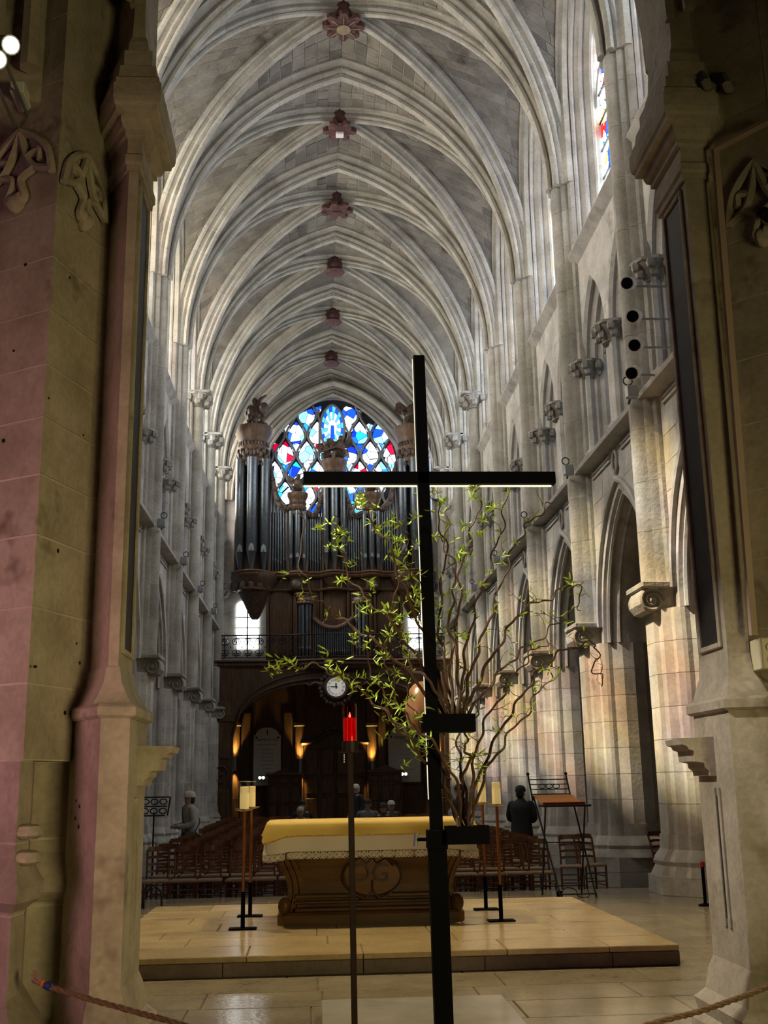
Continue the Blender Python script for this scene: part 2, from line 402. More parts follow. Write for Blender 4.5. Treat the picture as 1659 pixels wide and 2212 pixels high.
def stone_patch(P, Q, seed, L=.52):
    r = random.Random(seed)
    for i in range(2, NT):
        ln = ((P[i]-Q[i]).length+(P[i+1]-Q[i+1]).length)/2
        if ln < .18: continue
        m = max(1, round(ln/L)); cuts = [0]
        for j in range(1, m): cuts.append((j+r.uniform(-.28, .28))/m)
        cuts.append(1)
        for a, b in zip(cuts, cuts[1:]):
            g = .012/ln; e = .05
            q = [P[i].lerp(P[i+1], e).lerp(Q[i].lerp(Q[i+1], e), a+g), P[i].lerp(P[i+1], e).lerp(Q[i].lerp(Q[i+1], e), b-g),
                 P[i].lerp(P[i+1], 1-e).lerp(Q[i].lerp(Q[i+1], 1-e), b-g), P[i].lerp(P[i+1], 1-e).lerp(Q[i].lerp(Q[i+1], 1-e), a+g)]
            n = (q[1]-q[0]).cross(q[3]-q[0])
            if n.length < 1e-5: continue
            n.normalize()
            if n.z > 0 : n = -n
            elif abs(n.z) < .05 and n.x*q[0].x > 0: n = -n
            d = r.uniform(.008, .022)
            q2 = [p+n*d for p in q]; q1 = [p-n*.03 for p in q]
            area = (q[1]-q[0]).length*(q[3]-q[0]).length
            stones.append((area, q1, q2))
for sx in (1, -1):
    for sy in (1, -1):
        D, T, W = half_curves(sx, sy)
        patch(W, D, 6, 0); patch(T, D, 4, 0)
        stone_patch(W, D, sx*10+sy, .55); stone_patch(T, D, sx*20+sy*3, .48)
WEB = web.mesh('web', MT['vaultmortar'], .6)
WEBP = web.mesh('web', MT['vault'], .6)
stones.sort(key=lambda s: -s[0])
def stone_mb(lst):
    m = MB()
    for _, q1, q2 in lst: m.loft([q1, q2], cap1=True)
    return m
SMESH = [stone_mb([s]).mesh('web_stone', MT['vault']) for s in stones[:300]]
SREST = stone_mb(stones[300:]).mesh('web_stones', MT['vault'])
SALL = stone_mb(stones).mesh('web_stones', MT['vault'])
# rib profiles: (u across, v) v along t x side; sign chosen so that v is downward
PT = [(.28,.04),(.29,-.05),(.25,-.10),(.19,-.10),(.13,-.14),(.12,-.185),(.17,-.215),(.185,-.255),(.16,-.295),(.11,-.30),(.07,-.325),(.065,-.355),(.105,-.38),(.10,-.43),(.04,-.455)]
PT = PT+[(-u, v) for u, v in reversed(PT)]
PD = [(.19,.05),(.20,-.04),(.17,-.085),(.12,-.085),(.075,-.12),(.07,-.165),(.12,-.195),(.125,-.235),(.09,-.26),(.05,-.275),(.045,-.30),(.075,-.32),(.065,-.36),(.025,-.38)]
PD = PD+[(-u, v) for u, v in reversed(PD)]
PW = [(.16,.05),(.16,-.05),(.11,-.07),(.08,-.12),(.05,-.17),(-.05,-.17),(-.08,-.12),(-.11,-.07),(-.16,-.05),(-.16,.05)]
def rib_sweep(mb, prof, pts, shrink=1.0, i0=0, i1=None, gap=0.0):
    """profile hung under the curve: in-plane normal pointing down/inwards"""
    i1 = len(pts)-1 if i1 is None else i1
    d = Vector((pts[-1].x-pts[0].x, pts[-1].y-pts[0].y, 0)).normalized(); side = Vector((-d.y, d.x, 0))
    rings = []
    seq = list(range(i0, i1+1))
    for i in seq:
        a = pts[max(0, i-1)]; c = pts[min(len(pts)-1, i+1)]; t = (c-a).normalized()
        if i == 0: t = Vector((0,0,1))
        nrm = side.cross(t)
        if nrm.dot(d) > 0: nrm = -nrm          # nrm points outwards (to the wall / up)
        p = pts[i].copy()
        if gap and i == i0: p += t*gap
        if gap and i == i1: p -= t*gap
        rings.append([p+side*(u*shrink)+nrm*(v*shrink if v < 0 else v) for u, v in prof])
    # at the apex keep the mitre plane vertical
    if i1 == len(pts)-1 and not gap:
        rings[-1] = [Vector((pts[-1].x, pts[-1].y, p.z))+side*side.dot(p-pts[-1]) for p in rings[-1]]
    mb.loft(rings, cap0=True, cap1=True)
RIBS = []
def rib_module(name, prof, pts, vous):
    core = MB(); rib_sweep(core, prof, pts, .975 if vous else 1)
    cm = core.mesh(name, MT['mortar'] if vous else MT['rib'], .5); vm = []
    if vous:
        step = 2
        for i in range(0, NT, step):
            b = MB(); rib_sweep(b, prof, pts, 1.0, i, i+step, .004); vm.append(b.mesh('voussoir', MT['rib'], .5))
    return name, cm, vm
def vault_parts(v):
    out = []
    for sx in (1, -1):
        for sy in (1, -1):
            D, T, W = half_curves(sx, sy)
            out.append(rib_module('diagonal_rib', PD, D, v))
            if sy == 1: out.append(rib_module('transverse_rib', PT, T, v))
            out.append(rib_module('wall_rib', PW, [p-Vector((sx*.03,0,0)) for p in W], False))
    return out
VP_A, VP_B = vault_parts(True), vault_parts(False)
def boss(kind):
    """hanging keystone; returns list of (name, MB, mat)"""
    c = MB(); c.lathe([(.20, .45), (.24, .1), (.26, -.02), (.24, -.1), (.30, -.16), (.36, -.2), (.30, -.27), (.1, -.30), (.0, -.30)], n=12)
    parts = [('boss_block', c, MT['boss'])]
    if kind < 3:
        n = (8, 6, 7)[kind]
        for k in range(n):
            a = 2*pi*k/n; l = MB(); r = .46 if kind != 1 else .42
            l.loft([[(.26, -.09, -.16), (.26, .09, -.16), (.26, .09, -.25), (.26, -.09, -.25)], [(r-.06, -.11, -.13), (r-.06, .11, -.13), (r-.06, .10, -.28), (r-.06, -.10, -.28)], [(r+.04, -.06, -.16), (r+.04, .06, -.16), (r+.04, .05, -.26), (r+.04, -.05, -.26)]], cap0=True, cap1=True)
            l.xf(lambda p: (p[0]*cos(a)-p[1]*sin(a), p[0]*sin(a)+p[1]*cos(a), p[2])); parts.append(('boss_leaf', l, MT['boss']))
        if kind == 0:
            for k in range(4): g = MB(); a = pi*k/4; g.tube([(.40*cos(a), .40*sin(a), -.295), (-.40*cos(a), -.40*sin(a), -.295)], .014, 5); parts.append(('boss_star_ray', g, MT['bossgold']))
            s = MB(); s.lathe([(.16, -.29), (.17, -.33), (.12, -.35), (0, -.35)], n=12); parts.append(('boss_medallion', s, MT['bossgold']))
        elif kind == 1:
            s = MB(); s.box(-.11, .11, -.10, .10, -.38, -.28, .02); parts.append(('boss_shield', s, MT['white']))
        else:
            s = MB(); s.box(-.13, .13, -.11, .11, -.36, -.28, .03); parts.append(('boss_shield', s, MT['boss']))
    else:
        s = MB(); s.box(-.27, .27, -.24, .24, -.12, .22, .03); parts.append(('boss_drum', s, MT['boss']))
        r = MB(); r.lathe([(.27, -.12), (.30, -.18), (.27, -.24), (.1, -.27), (0, -.27)], n=14); parts.append(('boss_ring', r, MT['boss']))
        h = MB(); h.ball((0, -.25, -.02), .11, 8, 6); parts.append(('boss_head', h, MT['boss']))
    return parts
BOSS = [[(n, m.mesh(n, mt, .5)) for n, m, mt in boss(k)] for k in range(4)]
names = {-2: 'plain', -1: 'nearest'}
bay_words = ['bay nearest the altar', 'second bay', 'third bay, with the gilded star boss', 'fourth bay, with the white shield boss', 'fifth bay, with the dark leafy boss', 'sixth bay', 'seventh bay', 'bay over the organ']
for k in range(-2, 6):
    c = struct('ceiling', 'ribbed stone vault, '+bay_words[k+2]+' counted from the choir', 'vault', (XC, YB(k), 0))
    near = k in (-1, 0, 1, 2)
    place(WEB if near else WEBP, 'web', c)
    if k in (0, 1):
        for s in SMESH: place(s, 'web_stone', c)
        tag(place(SREST, 'web_stones', c), kind='stuff')
    elif k in (-1, 2): tag(place(SALL, 'web_stones', c), kind='stuff')
    for n, cm, vm in (VP_A if -1 <= k <= 3 else VP_B):
        o = place(cm, n, c)
        for v in vm: place(v, 'voussoir', o)
    if k >= 0:
        b = None
        for n, me in BOSS[min(k, 3)]:
            o = place(me, n, b or c, (0, 0, 0) if b else (0, 0, H_K-.42))
            if b is None: b = o

# ================================================================== wall bay (right-hand side, mirrored on the left)
def loft_arch(mb, orders, zbot, n, flip=False):
    """orders: list of (x, hw, zs, za); a continuous jamb and arch lofted through them"""
    rings = []
    for x, hw, zs, za in orders:
        c = pointed(hw, zs, za, n)
        pts = [(x, y, z) for y, z in c]
        if zbot is not None: pts = [(x, -hw, zbot)]+pts+[(x, hw, zbot)]
        rings.append(pts)
    mb.loft(rings, closed=False)
def face_above(mb, x, hw, zs, za, y0, y1, z0, z1, n, yc=0):
    """flat wall face in plane x around a pointed opening: from z0 to z1, y0..y1"""
    c = [(y+yc, z) for y, z in pointed(hw, zs, za, n)]
    if z0 < zs:
        mb.add([(x,y0,z0),(x,yc-hw,z0),(x,yc-hw,zs),(x,y0,zs)], [(0,1,2,3)]); mb.add([(x,yc+hw,z0),(x,y1,z0),(x,y1,zs),(x,yc+hw,zs)], [(0,1,2,3)])
    L = c[:n+1]; R = c[n:]
    for a, b in zip(L, L[1:]): mb.add([(x,y0,a[1]),(x,a[0],a[1]),(x,b[0],b[1]),(x,y0,b[1])], [(0,1,2,3)])
    for a, b in zip(R, R[1:]): mb.add([(x,a[0],a[1]),(x,y1,a[1]),(x,y1,b[1]),(x,b[0],b[1])], [(0,1,2,3)])
    mb.add([(x,y0,za),(x,y1,za),(x,y1,z1),(x,y0,z1)], [(0,1,2,3)])
def half_w(z, hw, zs, za):
    if z <= zs: return hw
    if z >= za: return None
    a, r = hw, za-zs; R = (a*a+r*r)/(2*a); zz = z-zs
    return max(0, (a-R)+sqrt(max(0, R*R-zz*zz)))
def ashlar(x, y0, y1, z0, z1, rowh, opening, seed, d=.014, L=.85):
    """stones proud of the plane x, in courses; opening=(hw,zs,za) kept clear"""
    r = random.Random(seed); out = []; n = max(1, round((z1-z0)/rowh)); h = (z1-z0)/n; g = .006
    for i in range(n):
        a, b = z0+i*h+g, z0+(i+1)*h-g
        wa = half_w(a, *opening) if opening else None; wb = half_w(b, *opening) if opening else None
        segs = []
        if wa is None: segs = [((y0, y0), (y1, y1))]
        else:
            wb2 = wb if wb is not None else 0.0
            segs = [((y0, y0), (-wa, -wb2)), ((wa, wb2), (y1, y1))]
        for (la, lb), (ra, rb) in segs:
            ln = max(ra-la, rb-lb)
            if ln < .1: continue
            m = max(1, round(ln/L)); off = r.uniform(-.2, .2) if m > 1 else 0
            cu = [0]+[min(.95, max(.05, (j+off)/m)) for j in range(1, m)]+[1]
            for c0, c1 in zip(cu, cu[1:]):
                q = [(la+(ra-la)*c0+g, a), (la+(ra-la)*c1-g, a), (lb+(rb-lb)*c1-g, b), (lb+(rb-lb)*c0+g, b)]
                dd = d*r.uniform(.6, 1.3)
                mb = MB(); mb.loft([[(x+.03, y, z) for y, z in q], [(x-dd, y, z) for y, z in q]], cap1=True)
                out.append(mb.mesh('ashlar_block', MT['stone']))
    return out
WALL = []      # (name, mesh, parent index or None, kind, near_only)
def wp(name, mb, mat, smooth=None, par=None, near=None): WALL.append((name, mb.mesh(name, mat, smooth), par, near)); return len(WALL)-1
ARC = (1.62, 4.0, 6.50)
m = MB(); n = 12
loft_arch(m, [(0, *ARC), (.06, 1.60, 4.0, 6.46), (.13, 1.60, 4.0, 6.46), (.20, 1.56, 4.0, 6.40), (.30, 1.51, 4.0, 6.32), (.50, 1.51, 4.0, 6.32), (.62, 1.56, 4.0, 6.40), (.72, 1.60, 4.0, 6.46), (.80, 1.62, 4.0, 6.5)], None, n)
face_above(m, 0, *ARC, -B, B, 4.0, 7.4, n); face_above(m, .80, *ARC, -B, B, 4.0, 7.4, n)
wp('arcade_arch', m, MT['stone'], .5)
m = MB()
hood = [(-.02, y, z) for y, z in pointed(1.72, 4.3, 6.68, 14)]
m.sweep([(.05, .05), (-.05, .05), (-.07, 0), (-.05, -.05), (.05, -.05)], hood, side=(1, 0, 0)); wp('hood_mould', m, MT['stone'], .5)
m = MB()
for hw, x, za in ((1.58, .10, 6.44), (1.53, .27, 6.35)):
    m = MB(); m.tube([(x, y, z) for y, z in pointed(hw, 4.0, za, 12)], .045, 6); wp('roll_mould', m, MT['stone'], .8)
m = MB()   # oval medallion above the apex
m.sweep(circ(.035, 6), [(-.03, .13*cos(a), 6.98+.19*sin(a)) for a in [2*pi*i/20 for i in range(20)]], side=(1,0,0), loop=True)
wp('medallion', m, MT['carved'], .7); m = MB(); m.ball((-.0, 0, 6.98), .09, 10, 6, .4, 1, 1.5); wp('medallion_boss', m, MT['carved'], .7)
for s in (1, -1):
    
    for z_ in (7.09, 7.17): m = MB(); m.box(-.035, .01, s*1.0-.62, s*1.0+.62, z_, z_+.04); wp('frieze_moulding', m, MT['stone'])
for me in ashlar(0, -B+.42, B-.42, 4.0, 7.05, .44, (1.78, 4.35, 6.75), 5): WALL.append(('ashlar_block', me, None, True))
def string(z, prof, name):
    m = MB(); m.sweep(prof, [(0, -B, z), (0, B, z)], side=(1, 0, 0)); wp(name, m, MT['stone'], .4)
string(7.38, [(.05, .12), (-.26, .06), (-.28, 0), (-.22, -.05), (-.20, -.10), (-.10, -.14), (-.08, -.20), (.05, -.22)], 'string_course')
# triforium
TR = (.82, 9.45, 10.95); m = MB()
for yc in (-.98, .98):
    b = len(m.v); loft_arch(m, [(0, .86, 9.45, 11.03), (.06, .80, 9.45, 10.94), (.12, .82, 9.45, 10.97), (.2, .72, 9.45, 10.8), (.27, .74, 9.45, 10.83), (.34, .64, 9.45, 10.66), (.5, .64, 9.45, 10.66)], 7.5, 10)
    m.xf(lambda p: (p[0], p[1]+yc, p[2]), b)
    face_above(m, 0, .86, 9.45, 11.03, yc-.98 if yc > 0 else -B, B if yc > 0 else 0, 7.5, 11.8, 10, yc)
wp('triforium_wall', m, MT['stone'], .5)
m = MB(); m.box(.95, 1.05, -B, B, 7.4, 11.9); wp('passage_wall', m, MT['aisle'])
m = MB(); m.box(0, 1.0, -B, B, 7.36, 7.5); wp('passage_floor', m, MT['stone'])
def colonnette(x, y, z0, z1, r, cap=True):
    s = MB(); s.lathe([(r*1.9, z0), (r*1.9, z0+.10), (r*1.5, z0+.13), (r*1.7, z0+.18), (r*1.25, z0+.22), (r, z0+.27), (r, z1)], (x, y, 0), 8); return s
def capital(x, y, z, r, h=.34, seed=0):
    """leafy capital: bell with rows of curled leaves"""
    s = MB(); s.lathe([(r*1.15, 0), (r*1.05, .03), (r*1.15, .05), (r*1.3, h*.5), (r*1.75, h*.8), (r*1.8, h*.84), (r*1.95, h*.86), (r*1.95, h), (0, h)], (x, y, z), 8)
    for row, (rr, zz, n) in enumerate(((1.45, .36, 7), (1.8, .66, 8))):
        for k in range(n):
            a = 2*pi*(k+.5*row)/n; s.ball((x+r*rr*cos(a), y+r*rr*sin(a), z+h*zz), r*.42, 5, 4, 1, 1, 1.2)
    return s
for y, r, dbl in ((-1.93, .10, 1), (0, .10, 2), (1.93, .10, 1)):
    pos = [(.08, y-.11), (.08, y+.11)] if dbl else [(.08, y)]
    pos += [(.26, y)] if dbl == 2 else []
    for (px, py) in pos: wp('colonnette', colonnette(px, py, 7.5, 9.25, r), MT['stone'], .7)
    wp('leaf_capital', capital(.10, y, 9.2, .19, .36), MT['carved'], .7)
for y in (-.98, .98):
    wp('colonnette', colonnette(.40, y, 7.5, 9.35, .07), MT['stone'], .7); wp('leaf_capital', capital(.40, y, 9.3, .11, .28), MT['carved'], .7)
    for s in (-1, 1):      # sub-arches and flamboyant head
        m = MB(); m.tube([(.42, y+s*.32+yy_, z) for yy_, z in pointed(.32, 9.55, 10.1, 6)], .035, 5); wp('tracery_bar', m, MT['stone'], .8)
    for s in (-1, 1): m = MB(); m.tube(smoothpath([(.42, y, 9.75), (.42, y+s*.19, 10.05), (.42, y+s*.1, 10.35), (.42, y, 10.62)], 4), .032, 5); wp('tracery_bar', m, MT['stone'], .8)
    for s in (-1, 1):
        m = MB(); m.box(.88, .90, y+s*.34-.26, y+s*.34+.26, 8.2, 10.2); WALL.append(('triforium_pane', m.mesh('triforium_pane', MT['glassT']), None, 'glass'))
string(11.80, [(.05, .22), (-.06, .10), (-.17, -.02), (-.15, -.08), (-.05, -.12), (.05, -.14)], 'upper_string')
# clerestory
CW = [(0, 1.86, 15.3, 18.55), (.05, 1.78, 15.3, 18.45), (.12, 1.80, 15.3, 18.47), (.22, 1.66, 15.3, 18.28), (.30, 1.68, 15.3, 18.3), (.40, 1.53, 15.3, 18.1), (.55, 1.46, 15.3, 18.0), (.75, 1.46, 15.3, 18.0)]
m = MB(); loft_arch(m, CW, 11.9, 12); face_above(m, 0, 1.86, 15.3, 18.55, -B, B, 11.8, 19.9, 12); face_above(m, .75, 1.46, 15.3, 18.0, -B, B, 7.4, 19.9, 12)
m.add([(-.02,-1.9,11.86),(-.02,1.9,11.86),(.6,1.9,12.15),(.6,-1.9,12.15)], [(0,1,2,3)])
wp('clerestory_wall', m, MT['stone'], .5)
for hw, x, za in ((1.79, .085, 18.46), (1.67, .26, 18.29), (1.52, .45, 18.08)):
    for s in (-1, 1):
        h = [(x, s*y, 15.3+z) for y, z in arc(hw, za-15.3, 10)]; m = MB(); m.tube([(x, s*hw, 12.0)]+h, .05, 6); wp('jamb_shaft', m, MT['stone'], .8)
        if hw > 1.7: m = MB(); m.lathe([(.09, 12.0), (.09, 12.12), (.06, 12.2)], (x, s*hw, 0), 8); wp('shaft_base', m, MT['stone'], .8)
XG = .55; MU = (-.49, .49)
for y in MU:
    m = MB(); m.sweep([(.05, -.09), (.05, .09), (0, .11), (-.05, .05), (-.065, 0), (-.05, -.05), (0, -.11)][::-1], [(XG, y, 12.1), (XG, y, 16.3)], side=(0, 1, 0)); wp('mullion', m, MT['stone'], .5)
LT = [(-.975, .48), (0, .48), (.975, .48)]
for y, hw in LT:
    m = MB(); m.tube([(XG, y+q, z) for q, z in pointed(hw-.0, 15.0, 15.75, 6)], .05, 5); wp('light_head', m, MT['stone'], .8)
for s in (-1, 1):
    m = MB(); m.tube(smoothpath([(XG, s*.49, 15.5), (XG, s*.85, 16.1), (XG, s*.75, 16.7), (XG, s*.3, 17.2), (XG, 0, 17.9)], 4), .05, 5); wp('tracery_bar', m, MT['stone'], .8)
    m = MB(); m.tube(smoothpath([(XG, s*.49, 15.6), (XG, s*.12, 16.1), (XG, s*.22, 16.6), (XG, 0, 17.1)], 4), .045, 5); wp('tracery_bar', m, MT['stone'], .8)
m = MB(); z = 12.15; zt = 18.0
def pane(y0, y1, z0, z1, hw=1.46):
    """pane clipped to the arch"""
    def cl(y, z): 
        h = half_w(z, 1.46, 15.3, 18.0); h = 0 if h is None else h; return max(-h, min(h, y))
    n = 4; L = [(y0 if True else 0) for _ in range(n+1)]
    a = [(XG+.03, cl(y0, z0+(z1-z0)*i/n), z0+(z1-z0)*i/n) for i in range(n+1)]; b = [(XG+.03, cl(y1, z0+(z1-z0)*i/n), z0+(z1-z0)*i/n) for i in range(n+1)]
    mb = MB(); mb.loft([a, b], closed=False); return mb
zs_ = [12.13, 12.75, 13.37, 13.99, 14.61, 15.23, 15.85, 16.5, 17.2, 17.98]
for (ya, yb) in ((-1.46, -.52), (-.46, .46), (.52, 1.46)):
    for a, b in zip(zs_, zs_[1:]):
        if a > 16.4 and abs(ya+yb) > .5: continue
        WALL.append(('pane', pane(ya, yb, a+.015, b-.015).mesh('pane', MT['glassR']), None, 'pane'))
for y, hw in LT:
    for z in zs_[1:6]: m = MB(); m.box(XG-.01, XG+.02, y-.47, y+.47, z-.014, z+.014); wp('saddle_bar', m, MT['iron'])
for me in ashlar(0, -B+.42, B-.42, 11.9, 14.9, .42, (1.98, 15.3, 18.7), 9, .01, 1): WALL.append(('ashlar_block', me, None, True))
GL = {}
def mirror_glass(me):
    if me.name not in GL:
        c = me.copy(); c.materials[0] = MT['glassL']; GL[me.name] = c
    return GL[me.name]
ord_ = ['nearest', 'second', 'third', 'fourth', 'fifth', 'sixth', 'seventh', 'westernmost']
for side, X, sx in (('right', XR, 1), ('left', XL, -1)):
    for k in range(-2, 6):
        r = struct('wall_'+side, f'stone {"right-hand" if sx > 0 else "left-hand"} nave wall, {ord_[k+2]} bay with arcade, triforium and clerestory', 'wall', (X, YB(k), 0))
        for name, me, par, near in WALL:
            if near is True and not (sx > 0 and k <= 1): continue
            if near == 'pane' and sx < 0: me = mirror_glass(me)
            if sx < 0 and k < -1 and name not in ('clerestory_wall', 'pane', 'triforium_wall', 'arcade_arch', 'passage_wall'): continue
            place(me, name, r, (0,0,0), 0, sx)
        if k == 5:      # blind end by the organ
            pass

# ================================================================== piers with shafts
PLAN = [(-.30, .20), (-.30, -.20), (-.24, -.24), (-.21, -.34), (-.10, -.42), (-.08, -.50), (0, -.555), (.06, -.575), (.13, -.575), (.20, -.615), (.30, -.665), (.50, -.665), (.62, -.615), (.72, -.575), (.86, -.44), (.86, .44)]
PLAN = PLAN+[(x, -y) for x, y in reversed(PLAN[2:14])]
PLAN = PLAN[::-1]
def plan(s=1.0): return [(.28+(x-.28)*s, y*s) for x, y in PLAN]
def pier_stone(z0, z1, q):
    """quarter of a course"""
    P = plan(); n = len(P); 
    idx = [i for i in range(n)]
    # start from the nave-facing middle
    start = min(range(n), key=lambda i: (P[i][0], P[i][1]))
    P = P[start:]+P[:start]; seg = [0, 6, 14, 22, n]
    a, b = seg[q], seg[q+1]
    out = [P[i % n] for i in range(a, b+1)]
    inn = [(.28+(x-.28)*.8, y*.8) for x, y in out]
    poly = out+inn[::-1]
    return MB().prism(poly, z0+.004, z1-.004)
PIER = []
core = MB().prism(plan(.985), ZF, 4.0).mesh('pier_core', MT['mortar'])
zc_ = [.78, 1.22, 1.66, 2.12, 2.58, 3.05, 3.52, 4.0]
for a, b in zip(zc_, zc_[1:]):
    for q in range(4): PIER.append(('pier_stone', pier_stone(a, b, q).mesh('pier_stone', MT['stone']), True))
def scaled_ring(s, z): return [(x, y, z) for x, y in plan(s)]
base = MB(); OCT = [(.28+.84*cos(a)*1.0, .84*sin(a)) for a in [pi/8+i*pi/4 for i in range(8)]]
base.loft([scaled_ring(1.03, .80), scaled_ring(1.05, .60), scaled_ring(1.16, .52), scaled_ring(1.22, .44), scaled_ring(1.18, .38), scaled_ring(1.26, .30), scaled_ring(1.30, .24)][::-1], cap1=True)
PIER.append(('pier_base', base.mesh('pier_base', MT['stone'], .5), False))
for i in range(8):
    a, b = OCT[i], OCT[(i+1) % 8]
    for zz in ((ZF, .0), (.0, .25)):
        q = MB().prism([a, b, (.28+(b[0]-.28)*.7, b[1]*.7), (.28+(a[0]-.28)*.7, a[1]*.7)], zz[0]+.003, zz[1]-.003); PIER.append(('plinth_block', q.mesh('plinth_block', MT['stone']), False))
# vault shafts: bundle profile
def bundle(z0, z1, prof, mat):
    return MB().prism(prof, z0, z1)
BP = [(.03, .40), (-.06, .38), (-.10, .33), (-.08, .28), (-.16, .27), (-.22, .23), (-.20, .17), (-.27, .15), (-.34, .11), (-.37, .05), (-.37, -.05)]
BPF = BP+[(x, -y) for x, y in reversed(BP[:-1])]
def shaft_pieces(z0, z1):
    out = []; z = z0; r = random.Random(4)
    while z < z1-.2:
        h = min(r.uniform(.75, 1.0), z1-z); out.append(MB().prism(BPF, z+.003, z+h-.003).mesh('shaft_drum', MT['rib'], .6)); z += h
    return out
SHAFT = shaft_pieces(4.40, 13.7)
SHAFT.append(MB().loft([[(x, y, 13.703) for x, y in BPF], [(x*.92, y*.95, 14.2) for x, y in BPF], [(x*.5, y*.7, 15.0) for x, y in BPF]], cap0=True, cap1=True).mesh('shaft_drum', MT['rib'], .6))
SHCORE = MB().prism([(x*.96, y*.97) for x, y in BPF], 4.4, 13.69).mesh('shaft_core', MT['mortar'])
COLM = MB().lathe([(.24, 4.4), (.24, 13.3)], (-.12, 0, 0), 14).mesh('round_shaft', MT['rib'], .8)
SIDECOL = [MB().lathe([(.07, 4.4), (.07, 13.3)], (.0, s*.32, 0), 8).mesh('round_shaft', MT['rib'], .8) for s in (-1, 1)]
ccap = capital(-.12, 0, 13.2, .26, .42)
ccap.box(-.62, .3, -.42, .42, 13.6, 13.72, .03); CCAP = ccap.mesh('leaf_capital', MT['carved'], .7)
# scroll corbel
cb = MB(); cb.box(-.50, .12, -.44, .44, 4.30, 4.40, .02); CT = cb.mesh('corbel_top', MT['rib'])
sc_ = MB()
prof = [(-.46, 4.30), (-.50, 4.2), (-.50, 4.08), (-.44, 3.98), (-.34, 3.95), (-.26, 3.98), (-.20, 3.9), (-.17, 3.75), (-.16, 3.6), (-.22, 3.52), (-.22, 3.44), (-.14, 3.40), (.1, 3.4), (.1, 4.30)]
sc_.extrude([(x, -.30, z) for x, z in prof], (0, .60, 0)); CS = sc_.mesh('corbel_scroll', MT['rib'], .5)
vol = []
for s in (-1, 1):
    v = MB(); pts = []
    for i in range(34): a = i*.42; r = .20*(1-i/38); pts.append((-.33+r*cos(a), s*.31, 4.13+r*sin(a)))
    v.tube(pts, .035, 5, .015); v.ball((-.33, s*.31, 4.13), .05, 6, 4); vol.append(v.mesh('volute', MT['rib'], .8))
bud = MB(); bud.ball((-.16, 0, 3.38), .11, 8, 6, 1, 2.2, .7); BUD = bud.mesh('corbel_bud', MT['rib'], .8)
for side, X, sx in (('right-hand', XR, 1), ('left-hand', XL, -1)):
    for k in range(-2, 6):
        y = YP(k)+BAY*0
        if k == -2: continue
        r = struct('trim_pier', f'faceted stone {side} pier with tall vault shafts, {["", "first", "second", "third", "fourth", "fifth", "sixth", "seventh"][k+2]} counted from the choir', 'pier', (X, y, 0))
        sp = lambda me, n, p=r: place(me, n, p, (0,0,0), 0, sx)
        co = sp(core, 'pier_core')
        for n, me, nearonly in PIER: sp(me, n)
        if k <= 2:
            sh = sp(SHCORE, 'vault_shaft')
            for s in SHAFT: place(s, 'shaft_drum', sh)
        else:
            sh = sp(COLM, 'vault_shaft')
            for s in SIDECOL: place(s, 'side_shaft', sh)
            place(CCAP, 'leaf_capital', sh)
        ct = sp(CT, 'corbel')
        place(CS, 'corbel_scroll', ct); place(BUD, 'corbel_bud', ct)
        for v in vol: place(v, 'volute', ct)
# ================================================================== aisles beyond the arcades
for side, s, X in (('right', 1, XR), ('left', -1, XL)):
    r = struct('wall_aisle', f'dark outer aisle wall beyond the {"right-hand" if s > 0 else "left-hand"} arcade', 'wall', (X, 0, 0))
    xs = lambda a, b: (X+min(s*a, s*b), X+max(s*a, s*b))
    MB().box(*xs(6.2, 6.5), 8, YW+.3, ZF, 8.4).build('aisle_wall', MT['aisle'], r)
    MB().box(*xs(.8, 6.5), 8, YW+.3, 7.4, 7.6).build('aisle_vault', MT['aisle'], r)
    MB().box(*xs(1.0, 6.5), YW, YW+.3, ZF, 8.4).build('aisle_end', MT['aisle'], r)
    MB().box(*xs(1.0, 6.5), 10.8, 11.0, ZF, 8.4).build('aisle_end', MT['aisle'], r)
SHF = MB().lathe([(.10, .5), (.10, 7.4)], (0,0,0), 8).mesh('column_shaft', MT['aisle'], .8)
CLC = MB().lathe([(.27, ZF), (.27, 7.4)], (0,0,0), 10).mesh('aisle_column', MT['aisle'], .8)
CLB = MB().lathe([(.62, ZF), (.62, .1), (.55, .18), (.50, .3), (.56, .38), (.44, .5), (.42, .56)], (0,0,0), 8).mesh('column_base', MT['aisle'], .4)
for s, X in ((1, XR), (-1, XL)):
    for k in range(-1, 6):
        r = struct('trim_column', f'dark clustered column in the {"right-hand" if s > 0 else "left-hand"} aisle, {ord_[k+1]} from the choir', 'column', (X+s*3.6, YP(k)+.2, 0))
        co = place(CLC, 'aisle_column', r)
        for i in range(8):
            a = i*pi/4; place(SHF, 'column_shaft', co, (.30*cos(a), .30*sin(a), 0))
        place(CLB, 'column_base', r)

# ---- rest of the building round the viewer: choir side walls and roof, ambulatory shell
sh = struct('wall_choir', 'plain stone choir walls and roof beyond the view', 'wall')
for x0, x1 in ((XL-.9, XL), (XR, XR+.9)): MB().box(x0, x1, 7.5, YP(-2), 0, 20).build('choir_wall', MT['aisle'], sh)
MB().box(XL-1, XR+1, 7.4, YP(-2)+.2, 19.9, 20.2).build('choir_roof', MT['aisle'], sh)
MB().box(XL-1, XR+1, 7.35, 7.5, 12.9, 20).build('choir_gable', MT['aisle'], sh)
sh = struct('wall_ambulatory_shell', 'dark ambulatory walls and vault around the viewer', 'wall')
for x0, x1 in ((-8.3, -8), (9, 9.3)): MB().box(x0, x1, -5, 7.6, 0, 11).build('ambulatory_wall', MT['aisle'], sh)
MB().box(-8, 9, -5.3, -5, 0, 11).build('ambulatory_wall', MT['aisle'], sh)
for x0, x1 in ((-8, -3.2), (4.6, 9)): MB().box(x0, x1, 7.3, 7.6, 0, 13).build('ambulatory_wall', MT['aisle'], sh)
